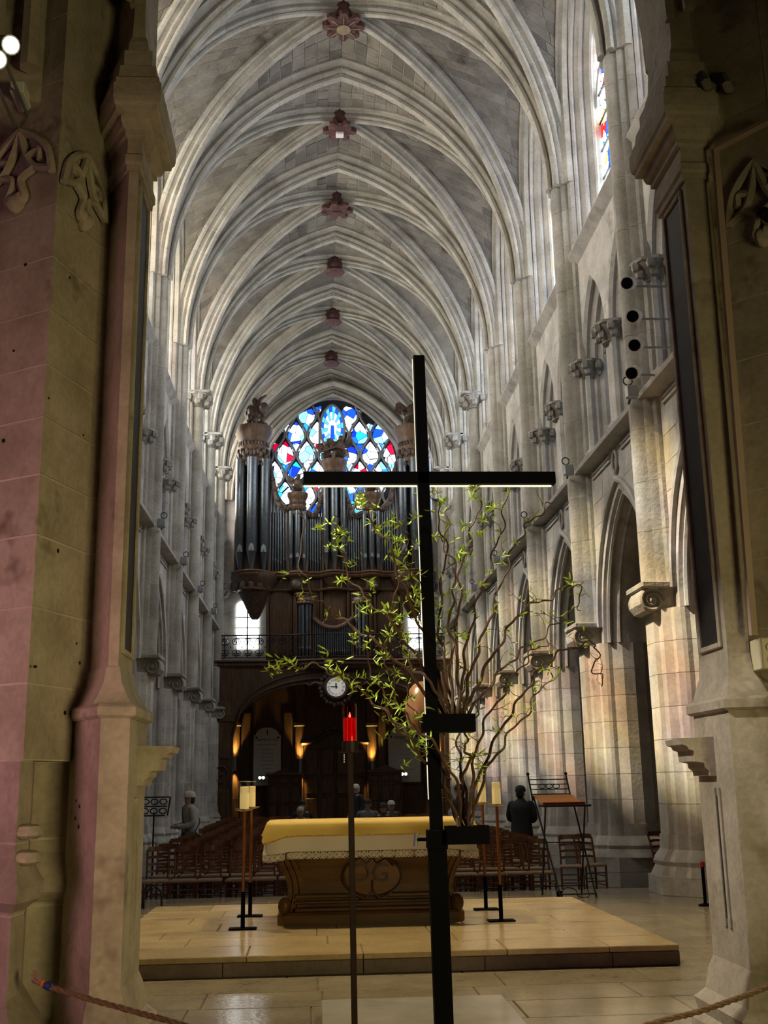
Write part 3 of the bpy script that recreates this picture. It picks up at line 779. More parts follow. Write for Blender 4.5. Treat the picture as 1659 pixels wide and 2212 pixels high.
MB().box(-8.3, 9.3, -5.3, 6.5, 11, 11.3).build('ambulatory_roof', MT['aisle'], sh)
# ================================================================== WEST WALL AND ROSE
RC = at(720, 1003, YW+.3); RR = 2.92
def rose_pt(a, r=1.0):
    x, z = RR*cos(a), RR*sin(a)
    k = max(0, sin(a)); z += .18*max(0, (k-.8)/.2)**1.5
    return Vector((RC.x+x*r, 0, RC.z+z*r))
ww = struct('wall_west', 'stone west wall with deep mouldings around the flamboyant rose', 'wall', (0, YW, 0))
NA = 64; AN = [2*pi*i/NA for i in range(NA)]
def rect_pt(a):
    c, s = cos(a), sin(a); k = 1e9
    for lim, d in ((XR+.9-RC.x, c), (RC.x-XL+.9, -c), (20.2-RC.z, s), (RC.z-ZF, -s)):
        if d > 1e-6: k = min(k, lim/d)
    return Vector((RC.x+c*k, 0, RC.z+s*k))
m = MB(); rings = []
for r, dy in ((1.0, .45), (1.0, .25), (1.04, .2), (1.04, .14), (1.09, .06), (1.09, 0)): rings.append([rose_pt(a, r)+Vector((0, YW+dy, 0)) for a in AN])
rings.append([rect_pt(a)+Vector((0, YW, 0)) for a in AN]); m.loft(rings); m.build('wall_face', MT['stone'], ww, .5)
for hs, za, dy, r in ((4.1, 18.9, .05, .16), (3.82, 18.7, .15, .10), (3.55, 18.5, .1, .12), (3.3, 18.35, .0, .07)):
    m = MB(); m.tube([(RC.x+y, YW-.25+dy, z) for y, z in pointed(hs, 13.6, za, 14)], r, 8); m.build('arch_mould', MT['rib'], ww, .8)
# rose tracery: reticulated ogee net
ro = struct('window_1', 'flamboyant rose window of blue and white glass above the organ', 'window', (RC.x, YW+.3, RC.z))
P_, A_, T_ = .47, .20, 1.85
MT['rosebar'] = plain('rose_tracery_stone', (.20, .20, .205), .8); MT['roseplate'] = plain('rose_plate', (.02, .022, .03), .8)
MT['rose_a'] = glass_stained('rose_glass_pale', WIN_ROSE, [(.25, .70, 1.0), (.03, .32, .95), (.012, .08, .75), (.35, .8, 1.0)], 2.4, .03, 0, .52)
MT['rose_b'] = glass_stained('rose_glass_red', WIN_ROSE, [(.55, .0, .02), (.2, .6, 1.0), (.6, .01, .05), (.02, .10, .8)], 2.6, .03, 0, .60)
MT['rose_c'] = glass_stained('rose_glass_blue', WIN_ROSE, [(.01, .04, .6), (.02, .15, .9), (.02, .5, .9), (.3, .8, 1)], 2.8, .03, 0, .35)
def rline(i, z): return i*P_+(1 if i % 2 == 0 else -1)*A_*sin(2*pi*z/T_)
m = MB(); m.loft([[(RC.x, YW+.36, RC.z)]*NA, [rose_pt(a, 1.03)+Vector((0, YW+.36, 0)) for a in AN]]); m.build('tracery_plate', MT['roseplate'], ro)
inside = lambda x, z, k=1.0: x*x+z*z < (RR*k)**2
for i in range(-6, 7):
    pts = []; segs = []
    for j in range(121):
        z = -3+6*j/120; x = rline(i, z)
        if inside(x, z, .99): pts.append((RC.x+x, YW+.30, RC.z+z))
        elif pts: segs.append(pts); pts = []
    if pts: segs.append(pts)
    mcx, mcz = at(718, 925, YW+.33).x, at(718, 925, YW+.33).z
    segs = [g for s in segs for g in (lambda L: [[p for p in L if p[2] < mcz-.9 or abs(p[0]-mcx) > .55]])(s)]
    for s in segs:
        if len(s) > 5: q = MB(); q.tube(s[::2], .055, 5); q.build('tracery_bar', MT['rosebar'], ro, .9)
q = MB(); q.sweep(circ(.07, 6), [rose_pt(a, .99)+Vector((0, YW+.30, 0)) for a in AN], side=(0,1,0), loop=True); q.build('rose_rim', MT['rosebar'], ro, .9)
rq = random.Random(5)
for i in range(-6, 6):
    s = 1 if i % 2 == 0 else -1
    # cells wide where rline(i+1)-rline(i) is largest: -s*sin >0
    for j in range(-3, 4):
        zc = T_*(j+(.75 if s > 0 else .25)); xm = (i+.5)*P_
        for part in (0, 1):           # a drop above and a round lobe below
            poly = []
            for t in range(18):
                th = 2*pi*t/18
                if part == 0: poly.append((xm+.37*1.25*sin(th)*sin(th/2), zc+.08+.52*cos(th)))
                else: poly.append((xm+.19*sin(th), zc-.62+.22*cos(th)))
            L, R_ = poly[9:]+poly[:1], poly[:10][::-1]
            L = [poly[0]]+poly[:8:-1]; R_ = poly[0:10]
            cx = sum(p[0] for p in poly)/len(poly); cz = sum(p[1] for p in poly)/len(poly)
            if not inside(cx, cz, .99): continue
            if abs(RC.x+cx-at(718, 925, YW+.33).x) < .62 and abs(RC.z+cz-at(718, 925, YW+.33).z) < 1.05: continue
            def clip(p):
                d = sqrt(p[0]**2+p[1]**2); k = min(1, RR*.95/d); return (RC.x+p[0]*k, YW+.33, RC.z+p[1]*k)
            q = MB(); q.loft([[clip(p) for p in L], [clip(p) for p in R_]], closed=False)
            u = rq.random(); q.build('pane', MT['rose_a'] if u < .68 else (MT['rose_b'] if u < .82 else MT['rose_c']), ro)
# almond-shaped light at the top of the rose
mc = at(718, 925, YW+.33); mw, mh = .50, .95
def almond(t, k): return (mc.x+mw*k*cos(t), YW+.30, mc.z+mh*k*(sin(t) if sin(t) < .9 else sin(t)+.6*(sin(t)-.9)))
MT['rose_blue'] = emitter('rose_deep_blue', (.012, .10, .75), 1.4); MT['rose_cyan'] = emitter('rose_cyan', (.10, .50, 1.0), 1.6); MT['rose_white'] = emitter('rose_white', (.80, .95, 1.0), 1.7)
q = MB(); q.sweep(circ(.06, 6), [almond(2*pi*i/36, 1.08) for i in range(36)], side=(0, 1, 0), loop=True); q.build('almond_rim', MT['rosebar'], ro, .9)
for i in range(20):
    t0, t1 = 2*pi*(i+.04)/20, 2*pi*(i+.96)/20
    for r0, r1, c0 in ((.78, 1.02, 'rose_blue' if i % 2 else 'rose_cyan'), (.42, .76, 'rose_white' if i % 2 else 'rose_cyan')):
        q = MB(); q.add([almond(t0, r0), almond(t1, r0), almond(t1, r1), almond(t0, r1)], [(0, 1, 2, 3)]); q.build('pane', MT[c0], ro)
q = MB(); q.add([almond(2*pi*i/16, .40) for i in range(16)], [tuple(range(16))]); q.build('pane', MT['rose_white'], ro)
q = MB(); q.add([(mc.x-.10, YW+.29, mc.z-.55), (mc.x+.10, YW+.29, mc.z-.55), (mc.x+.07, YW+.29, mc.z+.12), (mc.x-.07, YW+.29, mc.z+.12)], [(0, 1, 2, 3)]); q.build('pane', MT['rose_blue'], ro)
# daylight windows at gallery level, either side of the organ
MT['daywhite'] = emitter('bright_daylight', (.95, .98, 1.0), 7.0)
for n_, (xa, xb) in ((2, (509, 560)), (3, (884, 925))):
    a = at(xa, 1402, YW-.05); b = at(xb, 1296, YW-.05)
    w_ = struct(f'window_{n_}', 'dazzling white window glimpsed under the '+('left-hand' if n_ == 2 else 'right-hand')+' organ tower', 'window', (a.x, YW-.05, a.z))
    hw = (b.x-a.x)/2; xc = (a.x+b.x)/2; top = b.z
    nn = 4
    for i in range(2):
        for j in range(4):
            x0 = a.x+(b.x-a.x)*i/2+.02; x1 = a.x+(b.x-a.x)*(i+1)/2-.02; z0 = a.z+(top-a.z-.3)*j/4+.02; z1 = a.z+(top-a.z-.3)*(j+1)/4-.02
            MB().box(x0, x1, YW-.06, YW-.03, z0, z1).build('pane', MT['daywhite'], w_)
    q = MB(); q.loft([[(xc+hw*cos(t), YW-.05, top-.3+.3*sin(t)) for t in [pi*i/10 for i in range(11)]], [(xc+hw*cos(t), YW-.05, top-.3) for t in [pi*i/10 for i in range(11)]]], closed=False); q.build('pane', MT['daywhite'], w_)
    fr = MB(); fr.box(xc-.03, xc+.03, YW-.09, YW-.02, a.z, top-.3); fr.build('glazing_bar', MT['stone'], w_)
    for j in range(1, 4): z = a.z+(top-a.z-.3)*j/4; MB().box(a.x, b.x, YW-.09, YW-.02, z-.02, z+.02).build('glazing_bar', MT['stone'], w_)

# ================================================================== ORGAN
YO = 43.4
og = thing('pipe_organ', 'carved dark oak pipe organ with grey metal pipes beneath the rose window', 'organ', (.73, YO, 6.2))
def pipe(x, y, z0, z1, r, foot, parent=og):
    s = MB(); s.lathe([(r*.25, z0), (r*.9, z0+foot), (r, z0+foot+.02), (r, z1), (r*.8, z1), (r*.8, z1-.05)], (x, y, 0), 12 if r > .1 else 8)
    # mouth: shield-shaped upper lip
    b = z0+foot
    o = s.build('pipe', MT['pipe'], parent, .9)
    q = MB(); q.extrude([(x-r*.5, y-r*.92, b+.02), (x+r*.5, y-r*.92, b+.02), (x+r*.42, y-r*.95, b+.02+r*.9), (x, y-r*1.02, b+.02+r*1.5), (x-r*.42, y-r*.95, b+.02+r*.9)], (0, -.012, 0)); q.build('pipe_mouth', MT['gray'], o)
    return o
def cornice(cx, y, z, r, h, parent=og):
    s = MB(); s.lathe([(r*.86, 0), (r*.9, h*.1), (r*.86, h*.16), (r*.84, h*.3), (r*.92, h*.42), (r*.9, h*.6), (r*.96, h*.68), (r*1.02, h*.74), (r*1.12, h*.82), (r*1.16, h*.9), (r*1.16, h), (0, h)], (cx, y, z), 20)
    o = s.build('tower_cornice', MT['organwood'], parent, .5)
    rq = random.Random(int(cx*100))
    for k in range(14):           # carved swags and leaves round the drum
        a = pi+pi*(k+.5)/14; c = MB(); zz = z+h*(.12+.16*abs(sin(k*1.7)))
        c.ball((cx+r*.93*cos(a), y+r*.93*sin(a), zz), r*.15, 6, 5, 1, 1, 1.5); c.build('carved_leaf', MT['carving'], o, .8); c = MB(); c.ball((cx+r*.90*cos(a+.08), y+r*.92*sin(a+.08), z+h*.5), r*.10, 6, 4, 1, 1, 1.6); c.build('carved_leaf', MT['carving'], o, .8)
    for k in range(9):
        a = pi+pi*(k+.5)/9; c = MB(); c.ball((cx+r*.88*cos(a), y+r*.88*sin(a), z-h*.08), r*.15, 6, 4, 1, 1, 1.3); c.build('pendant_leaf', MT['carving'], o, .8)
    return o
def putto(cx, y, z, h, lean=0, wings=True):
    """carved seated angel"""
    s = MB(); s.ball((cx+lean*h*.12, y, z+h*.86), h*.12, 8, 6)
    s.ball((cx, y, z+h*.50), h*.22, 9, 7, 1, .8, 1.4); s.ball((cx, y, z+h*.2), h*.27, 9, 6, 1.2, 1, .8)
    s.tube(smoothpath([(cx-h*.18, y, z+h*.64), (cx-h*.34, y-h*.1, z+h*.5), (cx-h*.26, y-h*.25, z+h*.34)], 4), h*.07, 6, h*.045)
    s.tube(smoothpath([(cx+h*.18, y, z+h*.64), (cx+h*.38, y-h*.05, z+h*.72), (cx+h*.46, y-h*.2, z+h*.9)], 4), h*.07, 6, h*.045)
    s.tube(smoothpath([(cx-h*.14, y-h*.1, z+h*.2), (cx-h*.24, y-h*.4, z+h*.16), (cx-h*.26, y-h*.42, z-h*.12)], 4), h*.10, 6, h*.05)
    s.tube(smoothpath([(cx+h*.14, y-h*.1, z+h*.2), (cx+h*.26, y-h*.4, z+h*.2), (cx+h*.34, y-h*.42, z-h*.1)], 4), h*.10, 6, h*.05)
    o = s.build('carved_angel', MT['carving'], og, .9)
    if wings:
        for d in (-1, 1):
            w_ = MB(); w_.loft([[(cx+d*h*.1, y+h*.12, z+h*.45), (cx+d*h*.1, y+h*.16, z+h*.7)], [(cx+d*h*.36, y+h*.18, z+h*.5), (cx+d*h*.38, y+h*.2, z+h*.95)], [(cx+d*h*.55, y+h*.2, z+h*.62), (cx+d*h*.52, y+h*.22, z+h*.9)]], closed=False)
            w_.loft([[(cx+d*h*.1, y+h*.16, z+h*.45), (cx+d*h*.1, y+h*.2, z+h*.7)], [(cx+d*h*.36, y+h*.22, z+h*.5), (cx+d*h*.38, y+h*.24, z+h*.95)], [(cx+d*h*.55, y+h*.24, z+h*.62), (cx+d*h*.52, y+h*.26, z+h*.9)]], closed=False); w_.build('angel_wing', MT['carving'], o)
px = lambda x, y, Y=YO: at(x, y, Y)
zb = px(720, 1240).z                     # pipe base cornice
towers = [(546, .66, 995, 918, 3, 1), (643, .36, 1108, 1062, 3, 0), (722, .46, 1046, 990, 3, 2), (801, .36, 1108, 1062, 3, 0), (895, .66, 995, 918, 3, 1)]
TX = []
for cxp, r, yp, yt, n, kind in towers:
    cx = px(cxp, 1100).x; zt = px(cxp, yp).z-.22*r; zc = px(cxp, yt).z-.25*r; TX.append((cx, r, zt, zc))
    # tower back and sides
    MB().box(cx-r*.98, cx+r*.98, YO, YO+.5, zb, zt+.1).build('tower_back', MT['darkwood'], og)
    for s in (-1, 1): MB().box(cx+s*r-.05, cx+s*r+.05, YO-.16, YO+.1, zb, zt+.15, .015).build('case_stile', MT['organwood'], og)
    for k in range(n):
        a = pi+pi*(k+.5)/n; rp = r*.33
        pipe(cx+r*.82*cos(a), YO-.02+r*.82*sin(a), zb+.05, zt+.1, rp, .75 if kind else .55)
    cornice(cx, YO, zt, r*1.0, zc-zt)
    s = MB(); s.lathe([(r*.5, -.55), (r*.8, -.38), (r*1.0, -.16), (r*1.06, -.05), (r*1.06, .05), (r*.95, .08)], (cx, YO, zb), 18); s.build('tower_base', MT['organwood'], og, .5)
    for k in range(5):
        a = pi+pi*(k+.5)/5; c = MB(); c.ball((cx+r*.85*cos(a), YO+r*.85*sin(a), zb-.22), r*.17, 6, 5); c.build('carved_leaf', MT['carving'], og, .8)
# big domed brackets below the outer towers
for cx, r, zt, zc in (TX[0], TX[4]):
    s = MB(); s.lathe([(.12, -1.75), (.22, -1.6), (.45, -1.1), (.72, -.6), (.92, -.3), (.98, -.12), (.98, 0), (.2, .02)], (cx+(.12 if cx < 1 else -.12), YO+.25, zb-.02), 20); s.build('domed_bracket', MT['darkwood'], og, .5)
    for k in range(7):
        a = pi+pi*(k+.5)/7; c = MB(); c.ball((cx+.75*cos(a), YO+.25+.75*sin(a), zb-.5), .16, 6, 5, 1, 1, 1.5); c.build('carved_leaf', MT['carving'], og, .8)
# statues
cx, r, zt, zc = TX[0]
s = MB()
for k in range(26):
    rq = random.Random(k); s.ball((cx+rq.uniform(-.35, .45), YO+rq.uniform(-.3, .2), zc+rq.uniform(.05, 1.25)*(1-.25*abs(rq.uniform(-1, 1)))), rq.uniform(.10, .22), 6, 5, 1, 1, 1.3)
s.tube(smoothpath([(cx, YO, zc), (cx+.1, YO-.1, zc+.7), (cx+.25, YO-.1, zc+1.2), (cx+.5, YO, zc+1.45)], 4), .16, 7, .05); s.build('carved_finial', MT['carving'], og, .9)
for (cx, r, zt, zc), h in ((TX[4], 1.25), (TX[1], .78), (TX[3], .78)): putto(cx, YO-.05, zc+.06, h, .3)
cx, r, zt, zc = TX[2]; putto(cx-.28, YO-.05, zc+.06, .78, -.4); putto(cx+.24, YO-.05, zc+.10, 1.0, .5)
q = MB(); q.tube(smoothpath([(cx-.6, YO-.25, zc+.3), (cx-.2, YO-.35, zc+.42), (cx+.2, YO-.35, zc+.50), (cx+.55, YO-.2, zc+.3)], 5), .05, 6); q.build('carved_banner', MT['carving'], og, .9)
# flats between towers with falling rails
for i, (xa, xb, ya, yb, dip) in enumerate(((582, 622, 1000, 1100, 1095), (662, 700, 1110, 1062, 1108), (745, 782, 1062, 1110, 1108), (822, 858, 1100, 1000, 1095))):
    a = px(xa, ya); b = px(xb, yb); n = 7; mid = px((xa+xb)/2, dip)
    if i in (0, 3):
        hi, lo = (a, b) if i == 0 else (b, a); cpts = [hi, Vector((hi.x*.82+lo.x*.18, YO, hi.z-.75)), Vector((hi.x*.45+lo.x*.55, YO, lo.z+.18)), lo+Vector((0, 0, -.05))]
    else:
        hi, lo = (b, a) if i == 1 else (a, b); cpts = [hi, Vector((hi.x*.8+lo.x*.2, YO, hi.z-.5)), Vector((hi.x*.45+lo.x*.55, YO, lo.z-.1)), lo]
    rail = smoothpath(cpts, 5); q = MB(); q.sweep([(.1, .10), (-.1, .10), (-.14, 0), (-.1, -.12), (.1, -.10)], [p-Vector((0, .10, 0)) for p in rail], side=(0,1,0)); ra = q.build('carved_rail', MT['carving'], og, .6)
    for p in rail[1::2]: c = MB(); c.ball((p.x, p.y-.22, p.z), .085, 6, 4); c.build('rail_leaf', MT['carving'], ra, .8)
    x0, x1 = min(a.x, b.x), max(a.x, b.x)
    MB().box(x0-.1, x1+.1, YO+.1, YO+.25, zb, min(a.z, b.z)-.1).build('flat_back', MT['darkwood'], og)
    for k in range(n):
        x = x0+(x1-x0)*(k+.5)/n
        zt_ = min(rail, key=lambda p: abs(p.x-x)).z
        pipe(x, YO-.02, zb+.05, zt_-.02, (x1-x0)/n*.44, .38+.05*((k*3) % 4))
    for x in (x0-.06, x1+.06): MB().box(x-.05, x+.05, YO-.1, YO+.1, zb, zb+2.6, .012).build('case_stile', MT['organwood'], og)
# wavy cornice under the pipes
cor = []
for i in range(61):
    x = TX[0][0]-.75+(TX[4][0]-TX[0][0]+1.5)*i/60; y = YO-.12
    for cx, r, _, _ in TX: y = min(y, YO-.12-max(0, 1-((x-cx)/(r*1.15))**2)*r*.95)
    cor.append((x, y, zb-.02))
q = MB(); q.sweep([(.25, .10), (-.06, .10), (-.10, .04), (-.04, -.02), (-.08, -.07), (-.02, -.14), (.25, -.14)], cor, side=(0,1,0)); q.build('case_cornice', MT['organwood'], og, .6)
q = MB(); q.sweep([(.2, .05), (-.03, .04), (-.06, 0), (-.03, -.05), (.2, -.05)], [(x, y+.12, z-.62) for x, y, z in cor], side=(0,1,0)); q.build('case_cornice', MT['organwood'], og, .6)
# lower case: panels
xa, xb = px(578, 1350).x, px(868, 1350).x; zg = px(720, 1425, 42.2).z
MB().box(xa, xb, YO+.12, YO+.9, zg, zb-.1).build('lower_case', MT['darkwood'], og)
np_ = 5; wd = (xb-xa)/np_
for i in range(np_):
    x0 = xa+wd*i
    MB().box(x0-.06, x0+.06, YO, YO+.14, zg, zb-.15, .012).build('case_stile', MT['organwood'], og)
    pts = [(x0+.12, zg+.3), (x0+wd-.12, zg+.3), (x0+wd-.12, zb-.95)]+[(x0+wd/2+(wd/2-.12)*cos(t), zb-.95+.3*sin(t)) for t in [pi*k/10 for k in range(1, 10)]]+[(x0+.12, zb-.95)]
    q = MB(); q.extrude([(x, YO+.06, z) for x, z in pts], (0, .08, 0)); p_ = q.build('case_panel', MT['organwood'], og)
    q = MB(); q.sweep(circ(.03, 5), [(x, YO+.05, z) for x, z in pts], side=(0,1,0), loop=True); q.build('panel_mould', MT['organwood'], p_, .8)
MB().box(xb-.06, xb+.06, YO, YO+.14, zg, zb-.15, .012).build('case_stile', MT['organwood'], og)
for xx in (640, 803):
    c = MB(); p = px(xx, 1268); c.ball((p.x, YO-.35, p.z), .26, 9, 7); c.tube([(p.x, YO-.35, p.z), (p.x, YO+.1, p.z+.1)], .14, 8); c.build('carved_boss', MT['carving'], og, .9)
# ---- choir organ on the gallery front
YQ = 42.35
po = thing('choir_organ', 'small carved organ case with grey pipes on the gallery front', 'organ', (at(720, 1400, YQ).x, YQ, zg))
ztp = at(720, 1285, YQ).z; zr = at(720, 1330, YQ).z
x0, x1 = at(644, 1400, YQ).x, at(796, 1400, YQ).x
MB().box(x0, x1, YQ+.12, YQ+.6, zg, zr-.1).build('case_back', MT['darkwood'], po)
for cx in (x0+.26, x1-.26):
    for k in range(4): a = pi+pi*(k+.5)/4; pipe(cx+.20*cos(a), YQ+.05+.2*sin(a), zg+.12, ztp-.28, .066, .3, po)
    s = MB(); s.lathe([(.27, -.3), (.31, -.22), (.29, -.1), (.36, -.04), (.40, .02), (.40, .06), (0, .06)], (cx, YQ+.05, ztp), 16); s.build('tower_cornice', MT['carving'], po, .5)
    MB().box(cx-.34, cx+.34, YQ+.05, YQ+.5, zg, ztp-.3).build('tower_back', MT['darkwood'], po)
    for k in range(7): a = pi+pi*(k+.5)/7; c = MB(); c.ball((cx+.30*cos(a), YQ+.05+.30*sin(a), ztp-.32), .075, 6, 5); c.build('carved_leaf', MT['carving'], po, .8)
    for s_ in (-1, 1): MB().box(cx+s_*.33-.03, cx+s_*.33+.03, YQ-.05, YQ+.1, zg, ztp-.3, .01).build('case_stile', MT['organwood'], po)
npp = 17
for k in range(npp):
    u = (k+.5)/npp; x = x0+.62+(x1-x0-1.24)*u; zt_ = zr-.18-.35*(1-abs(2*u-1)**2)
    pipe(x, YQ, zg+.1, zt_, (x1-x0-1.24)/npp*.44, .22, po)
rail = [(x0+.6+(x1-x0-1.2)*i/16, YQ-.1, zr-.10-.38*(1-abs(2*i/16-1)**2)) for i in range(17)]
q = MB(); q.sweep([(.08, .07), (-.08, .07), (-.1, 0), (-.08, -.07), (.08, -.07)], rail, side=(0,1,0)); q.build('carved_rail', MT['carving'], po, .7)
# ---- gallery
gl = struct('trim_2', 'dark oak organ gallery with moulded edge and carved arch below', 'gallery', (0, 42.2, 0))
YG = 42.1; gx0, gx1 = XL+.02, XR-.02
prof = [(.4, .0), (-.12, .0), (-.16, -.06), (-.08, -.12), (-.10, -.2), (-.02, -.28), (.02, -.36), (.4, -.36)]
bow = [(gx0+(gx1-gx0)*i/40, YG-.35*max(0, 1-((gx0+(gx1-gx0)*i/40-.72)/1.7)**2), zg) for i in range(41)]
q = MB(); q.sweep(prof, bow, side=(0,1,0)); q.build('gallery_edge', MT['darkwood'], gl, .5)
MB().box(gx0, gx1, YG+.1, YW, zg-.3, zg-.04).build('gallery_floor', MT['darkwood'], gl)
# arch fascia below: opening by pixels
zs = at(500, 1590, YG).z; zap = at(720, 1474, YG).z; xa, xb = at(503, 1570, YG).x, at(953, 1570, YG).x
def basket(x, k=0):
    u = (x-(xa+xb)/2)/((xb-xa)/2); return zs+(zap-zs+k)*(max(0, 1-abs(u)**2.6))**.5
q = MB(); nn = 32
top = zg-.3; F = []; Bk = []
for i in range(nn+1):
    x = xa+(xb-xa)*i/nn; F.append((x, basket(x)))
q.loft([[(x, YG, z) for x, z in F], [(x, YG, top) for x, z in F]], closed=False); q.loft([[(x, YG, z) for x, z in F], [(x, YG+.35, z) for x, z in F]], closed=False); q.build('arch_fascia', MT['darkwood'], gl)
for kk, r in ((.10, .05), (.26, .035)):
    q = MB(); q.tube([(x, YG-.03, basket(x, kk)+kk*.6) for x, z in F], r, 6); q.build('arch_mould', MT['darkwood'], gl, .8)
for (a, b) in ((gx0, xa), (xb, gx1)):
    po_ = MB().box(a, b, YG-.02, YG+.35, ZF, top).build('gallery_post', MT['darkwood'], gl)
    c = (a+b)/2; w2 = (b-a)/2-.1
    for z0, z1 in ((ZF+.5, 1.4), (2.5, 4.6)): MB().box(c-w2, c+w2, YG-.06, YG, z0, z1, .03).build('post_panel', MT['organwood'], po_)
    q = MB()
    for rr_ in (.24,): q.sweep(circ(.03, 6), [(c+rr_*cos(t), YG-.06, 1.95+rr_*1.2*sin(t)) for t in [2*pi*k/20 for k in range(20)]], side=(0,1,0), loop=True)
    q.build('post_rosette', MT['organwood'], po_, .8); q = MB(); q.ball((c, YG-.05, 1.95), .07, 8, 5); q.build('rosette_centre', MT['organwood'], po_, .8)
    MB().box(a-.05, b+.05, YG-.1, YG+.4, at(500, 1560, YG).z, at(500, 1548, YG).z+.1, .03).build('post_capital', MT['organwood'], po_)
# balustrade
bl = thing('balustrade', 'black wrought-iron scrollwork balustrade along the organ gallery edge', 'balustrade', (.7, YG, zg))
zt = zg+.95; path = [Vector(p)+Vector((0, .05, 0)) for p in bow]
q = MB(); q.tube([(p.x, p.y, zt) for p in path], .03, 6); q.build('top_rail', MT['iron'], bl, .8)
q = MB(); q.tube([(p.x, p.y, zg+.1) for p in path], .02, 6); q.build('bottom_rail', MT['iron'], bl, .8)
sp_ = MB()
for s in (-1, 1):
    for t in (-1, 1):
        pts = []
        for i in range(22): a = i*.42; r = .15*(1-i/26); pts.append((s*(.17+r*cos(a)), 0, .5+t*(.2+r*sin(a))))
        sp_.tube(pts, .014, 4)
sp_.tube([(-.02, 0, .5), (.02, 0, .5)], .03, 6); SPM = sp_.mesh('iron_scroll', MT['iron'], .9)
PST = MB().tube([(0, 0, .1), (0, 0, .95)], .018, 5).mesh('baluster', MT['iron'])
nb = 21
for i in range(nb):
    u = (i+.5)/nb*40; j = int(u); p = path[j].lerp(path[min(j+1, 40)], u-j)
    if abs(p.x-.72) < 1.45: continue
    o = place(SPM, 'iron_scroll', bl, (p.x-.7, p.y-YG, 0)); place(PST, 'baluster', bl, (p.x-.7+.21, p.y-YG, 0))
# ---- clock
ck = at(726, 1484, YG-.45); 
cl = thing('clock', 'round white gallery clock with black numerals in a carved frame', 'clock', (ck.x, ck.y, ck.z))
R_ = .36
MB().lathe([(0, -.02), (R_, -.02), (R_, .06), (0, .06)], tuple(ck), 28, axis='y').build('clock_face', plain('clock_white', (.88, .87, .80), .5, var=.03, emit=((1, .98, .9), .25)), cl)  # face given a slight glow of its own to read white under the gallery
q = MB(); q.lathe([(R_-.01, .0), (R_+.0, -.06), (R_+.07, -.07), (R_+.12, 0), (R_+.12, .2), (R_, .25)], tuple(ck), 28, axis='y'); q.build('clock_frame', MT['carving'], cl, .7)
for k in range(26):
    a = 2*pi*k/26; c = MB(); rr_ = R_+.20+.04*(k % 2)
    c.ball((ck.x+rr_*cos(a), ck.y+.08, ck.z+rr_*sin(a)-(.05 if sin(a) < 0 else 0)), .085, 6, 4, 1, .7, 1); c.build('carved_leaf', MT['carving'], cl, .8)
for s in (-1, 1): c = MB(); c.tube(smoothpath([ck+Vector((s*.45, .1, 0)), ck+Vector((s*.75, .1, .18)), ck+Vector((s*1.0, .12, .08)), ck+Vector((s*1.15, .14, .2))], 4), .08, 6, .02); c.build('carved_scroll', MT['carving'], cl, .8)
MB().box(ck.x-.2, ck.x+.2, ck.y+.1, YG+.05, ck.z-.1, ck.z+.5).build('clock_bracket', MT['darkwood'], cl)
def text_mesh(body, size, mat, name, depth=.003):
    c = bpy.data.curves.new('t', 'FONT'); c.body = body; c.size = size; c.extrude = depth; c.align_x = 'CENTER'; c.align_y = 'CENTER'; c.resolution_u = 2
    o = bpy.data.objects.new('t', c); COL.objects.link(o); dg = bpy.context.evaluated_depsgraph_get(); me = bpy.data.meshes.new_from_object(o.evaluated_get(dg)); bpy.data.objects.remove(o); bpy.data.curves.remove(c)
    me.name = name; me.materials.clear(); me.materials.append(mat); return me
for k, t in enumerate(('XII', 'I', 'II', 'III', 'IIII', 'V', 'VI', 'VII', 'VIII', 'IX', 'X', 'XI')):
    a = pi/2-2*pi*k/12; o = place(text_mesh(t, .125, MT['black'], 'numeral'), 'numeral', cl, (.275*cos(a), -.028, .275*sin(a))); o.rotation_euler = (pi/2, a-pi/2 if False else 0, 0); o.rotation_euler = Matrix.Rotation(-(a-pi/2), 3, 'Y').to_4x4().to_euler() if False else (Matrix.Rotation(-(a-pi/2), 3, 'Y') @ Matrix.Rotation(pi/2, 3, 'X')).to_euler()
for ang, ln, wd_ in ((pi/2+.05, .20, .022), (pi-.03, .26, .016)):
    q = MB(); d = Vector((cos(ang), 0, sin(ang))); e = Vector((-d.z, 0, d.x)); c0 = ck+Vector((0, -.04, 0))
    q.extrude([c0-d*.07+e*wd_, c0-d*.07-e*wd_, c0+d*ln*.6-e*wd_*1.2, c0+d*ln, c0+d*ln*.6+e*wd_*1.2], (0, -.01, 0)); q.build('clock_hand', MT['black'], cl)
# ================================================================== under the gallery
YK = 46.0
bw = struct('wall_under_gallery', 'dark oak panelling under the organ gallery', 'wall', (0, YK, 0))
MB().box(gx0, gx1, YK, YK+.2, ZF, zg-.3).build('panelling', MT['darkwood'], bw)
xs_ = [at(x, 1650, YK).x for x in (475, 500, 520, 545, 609, 632, 660, 790, 815, 838, 910, 935, 960)]
for i, (xa_, xb_) in enumerate(((470, 498), (516, 545), (609, 634), (814, 838), (910, 948))):
    a, b = at(xa_, 1600, YK).x, at(xb_, 1600, YK).x
    for z0, z1 in ((.1, 1.6), (1.8, 4.4)): MB().box(a+.06, b-.06, YK-.05, YK, z0, z1, .02).build('oak_panel', MT['darkwood'], bw)
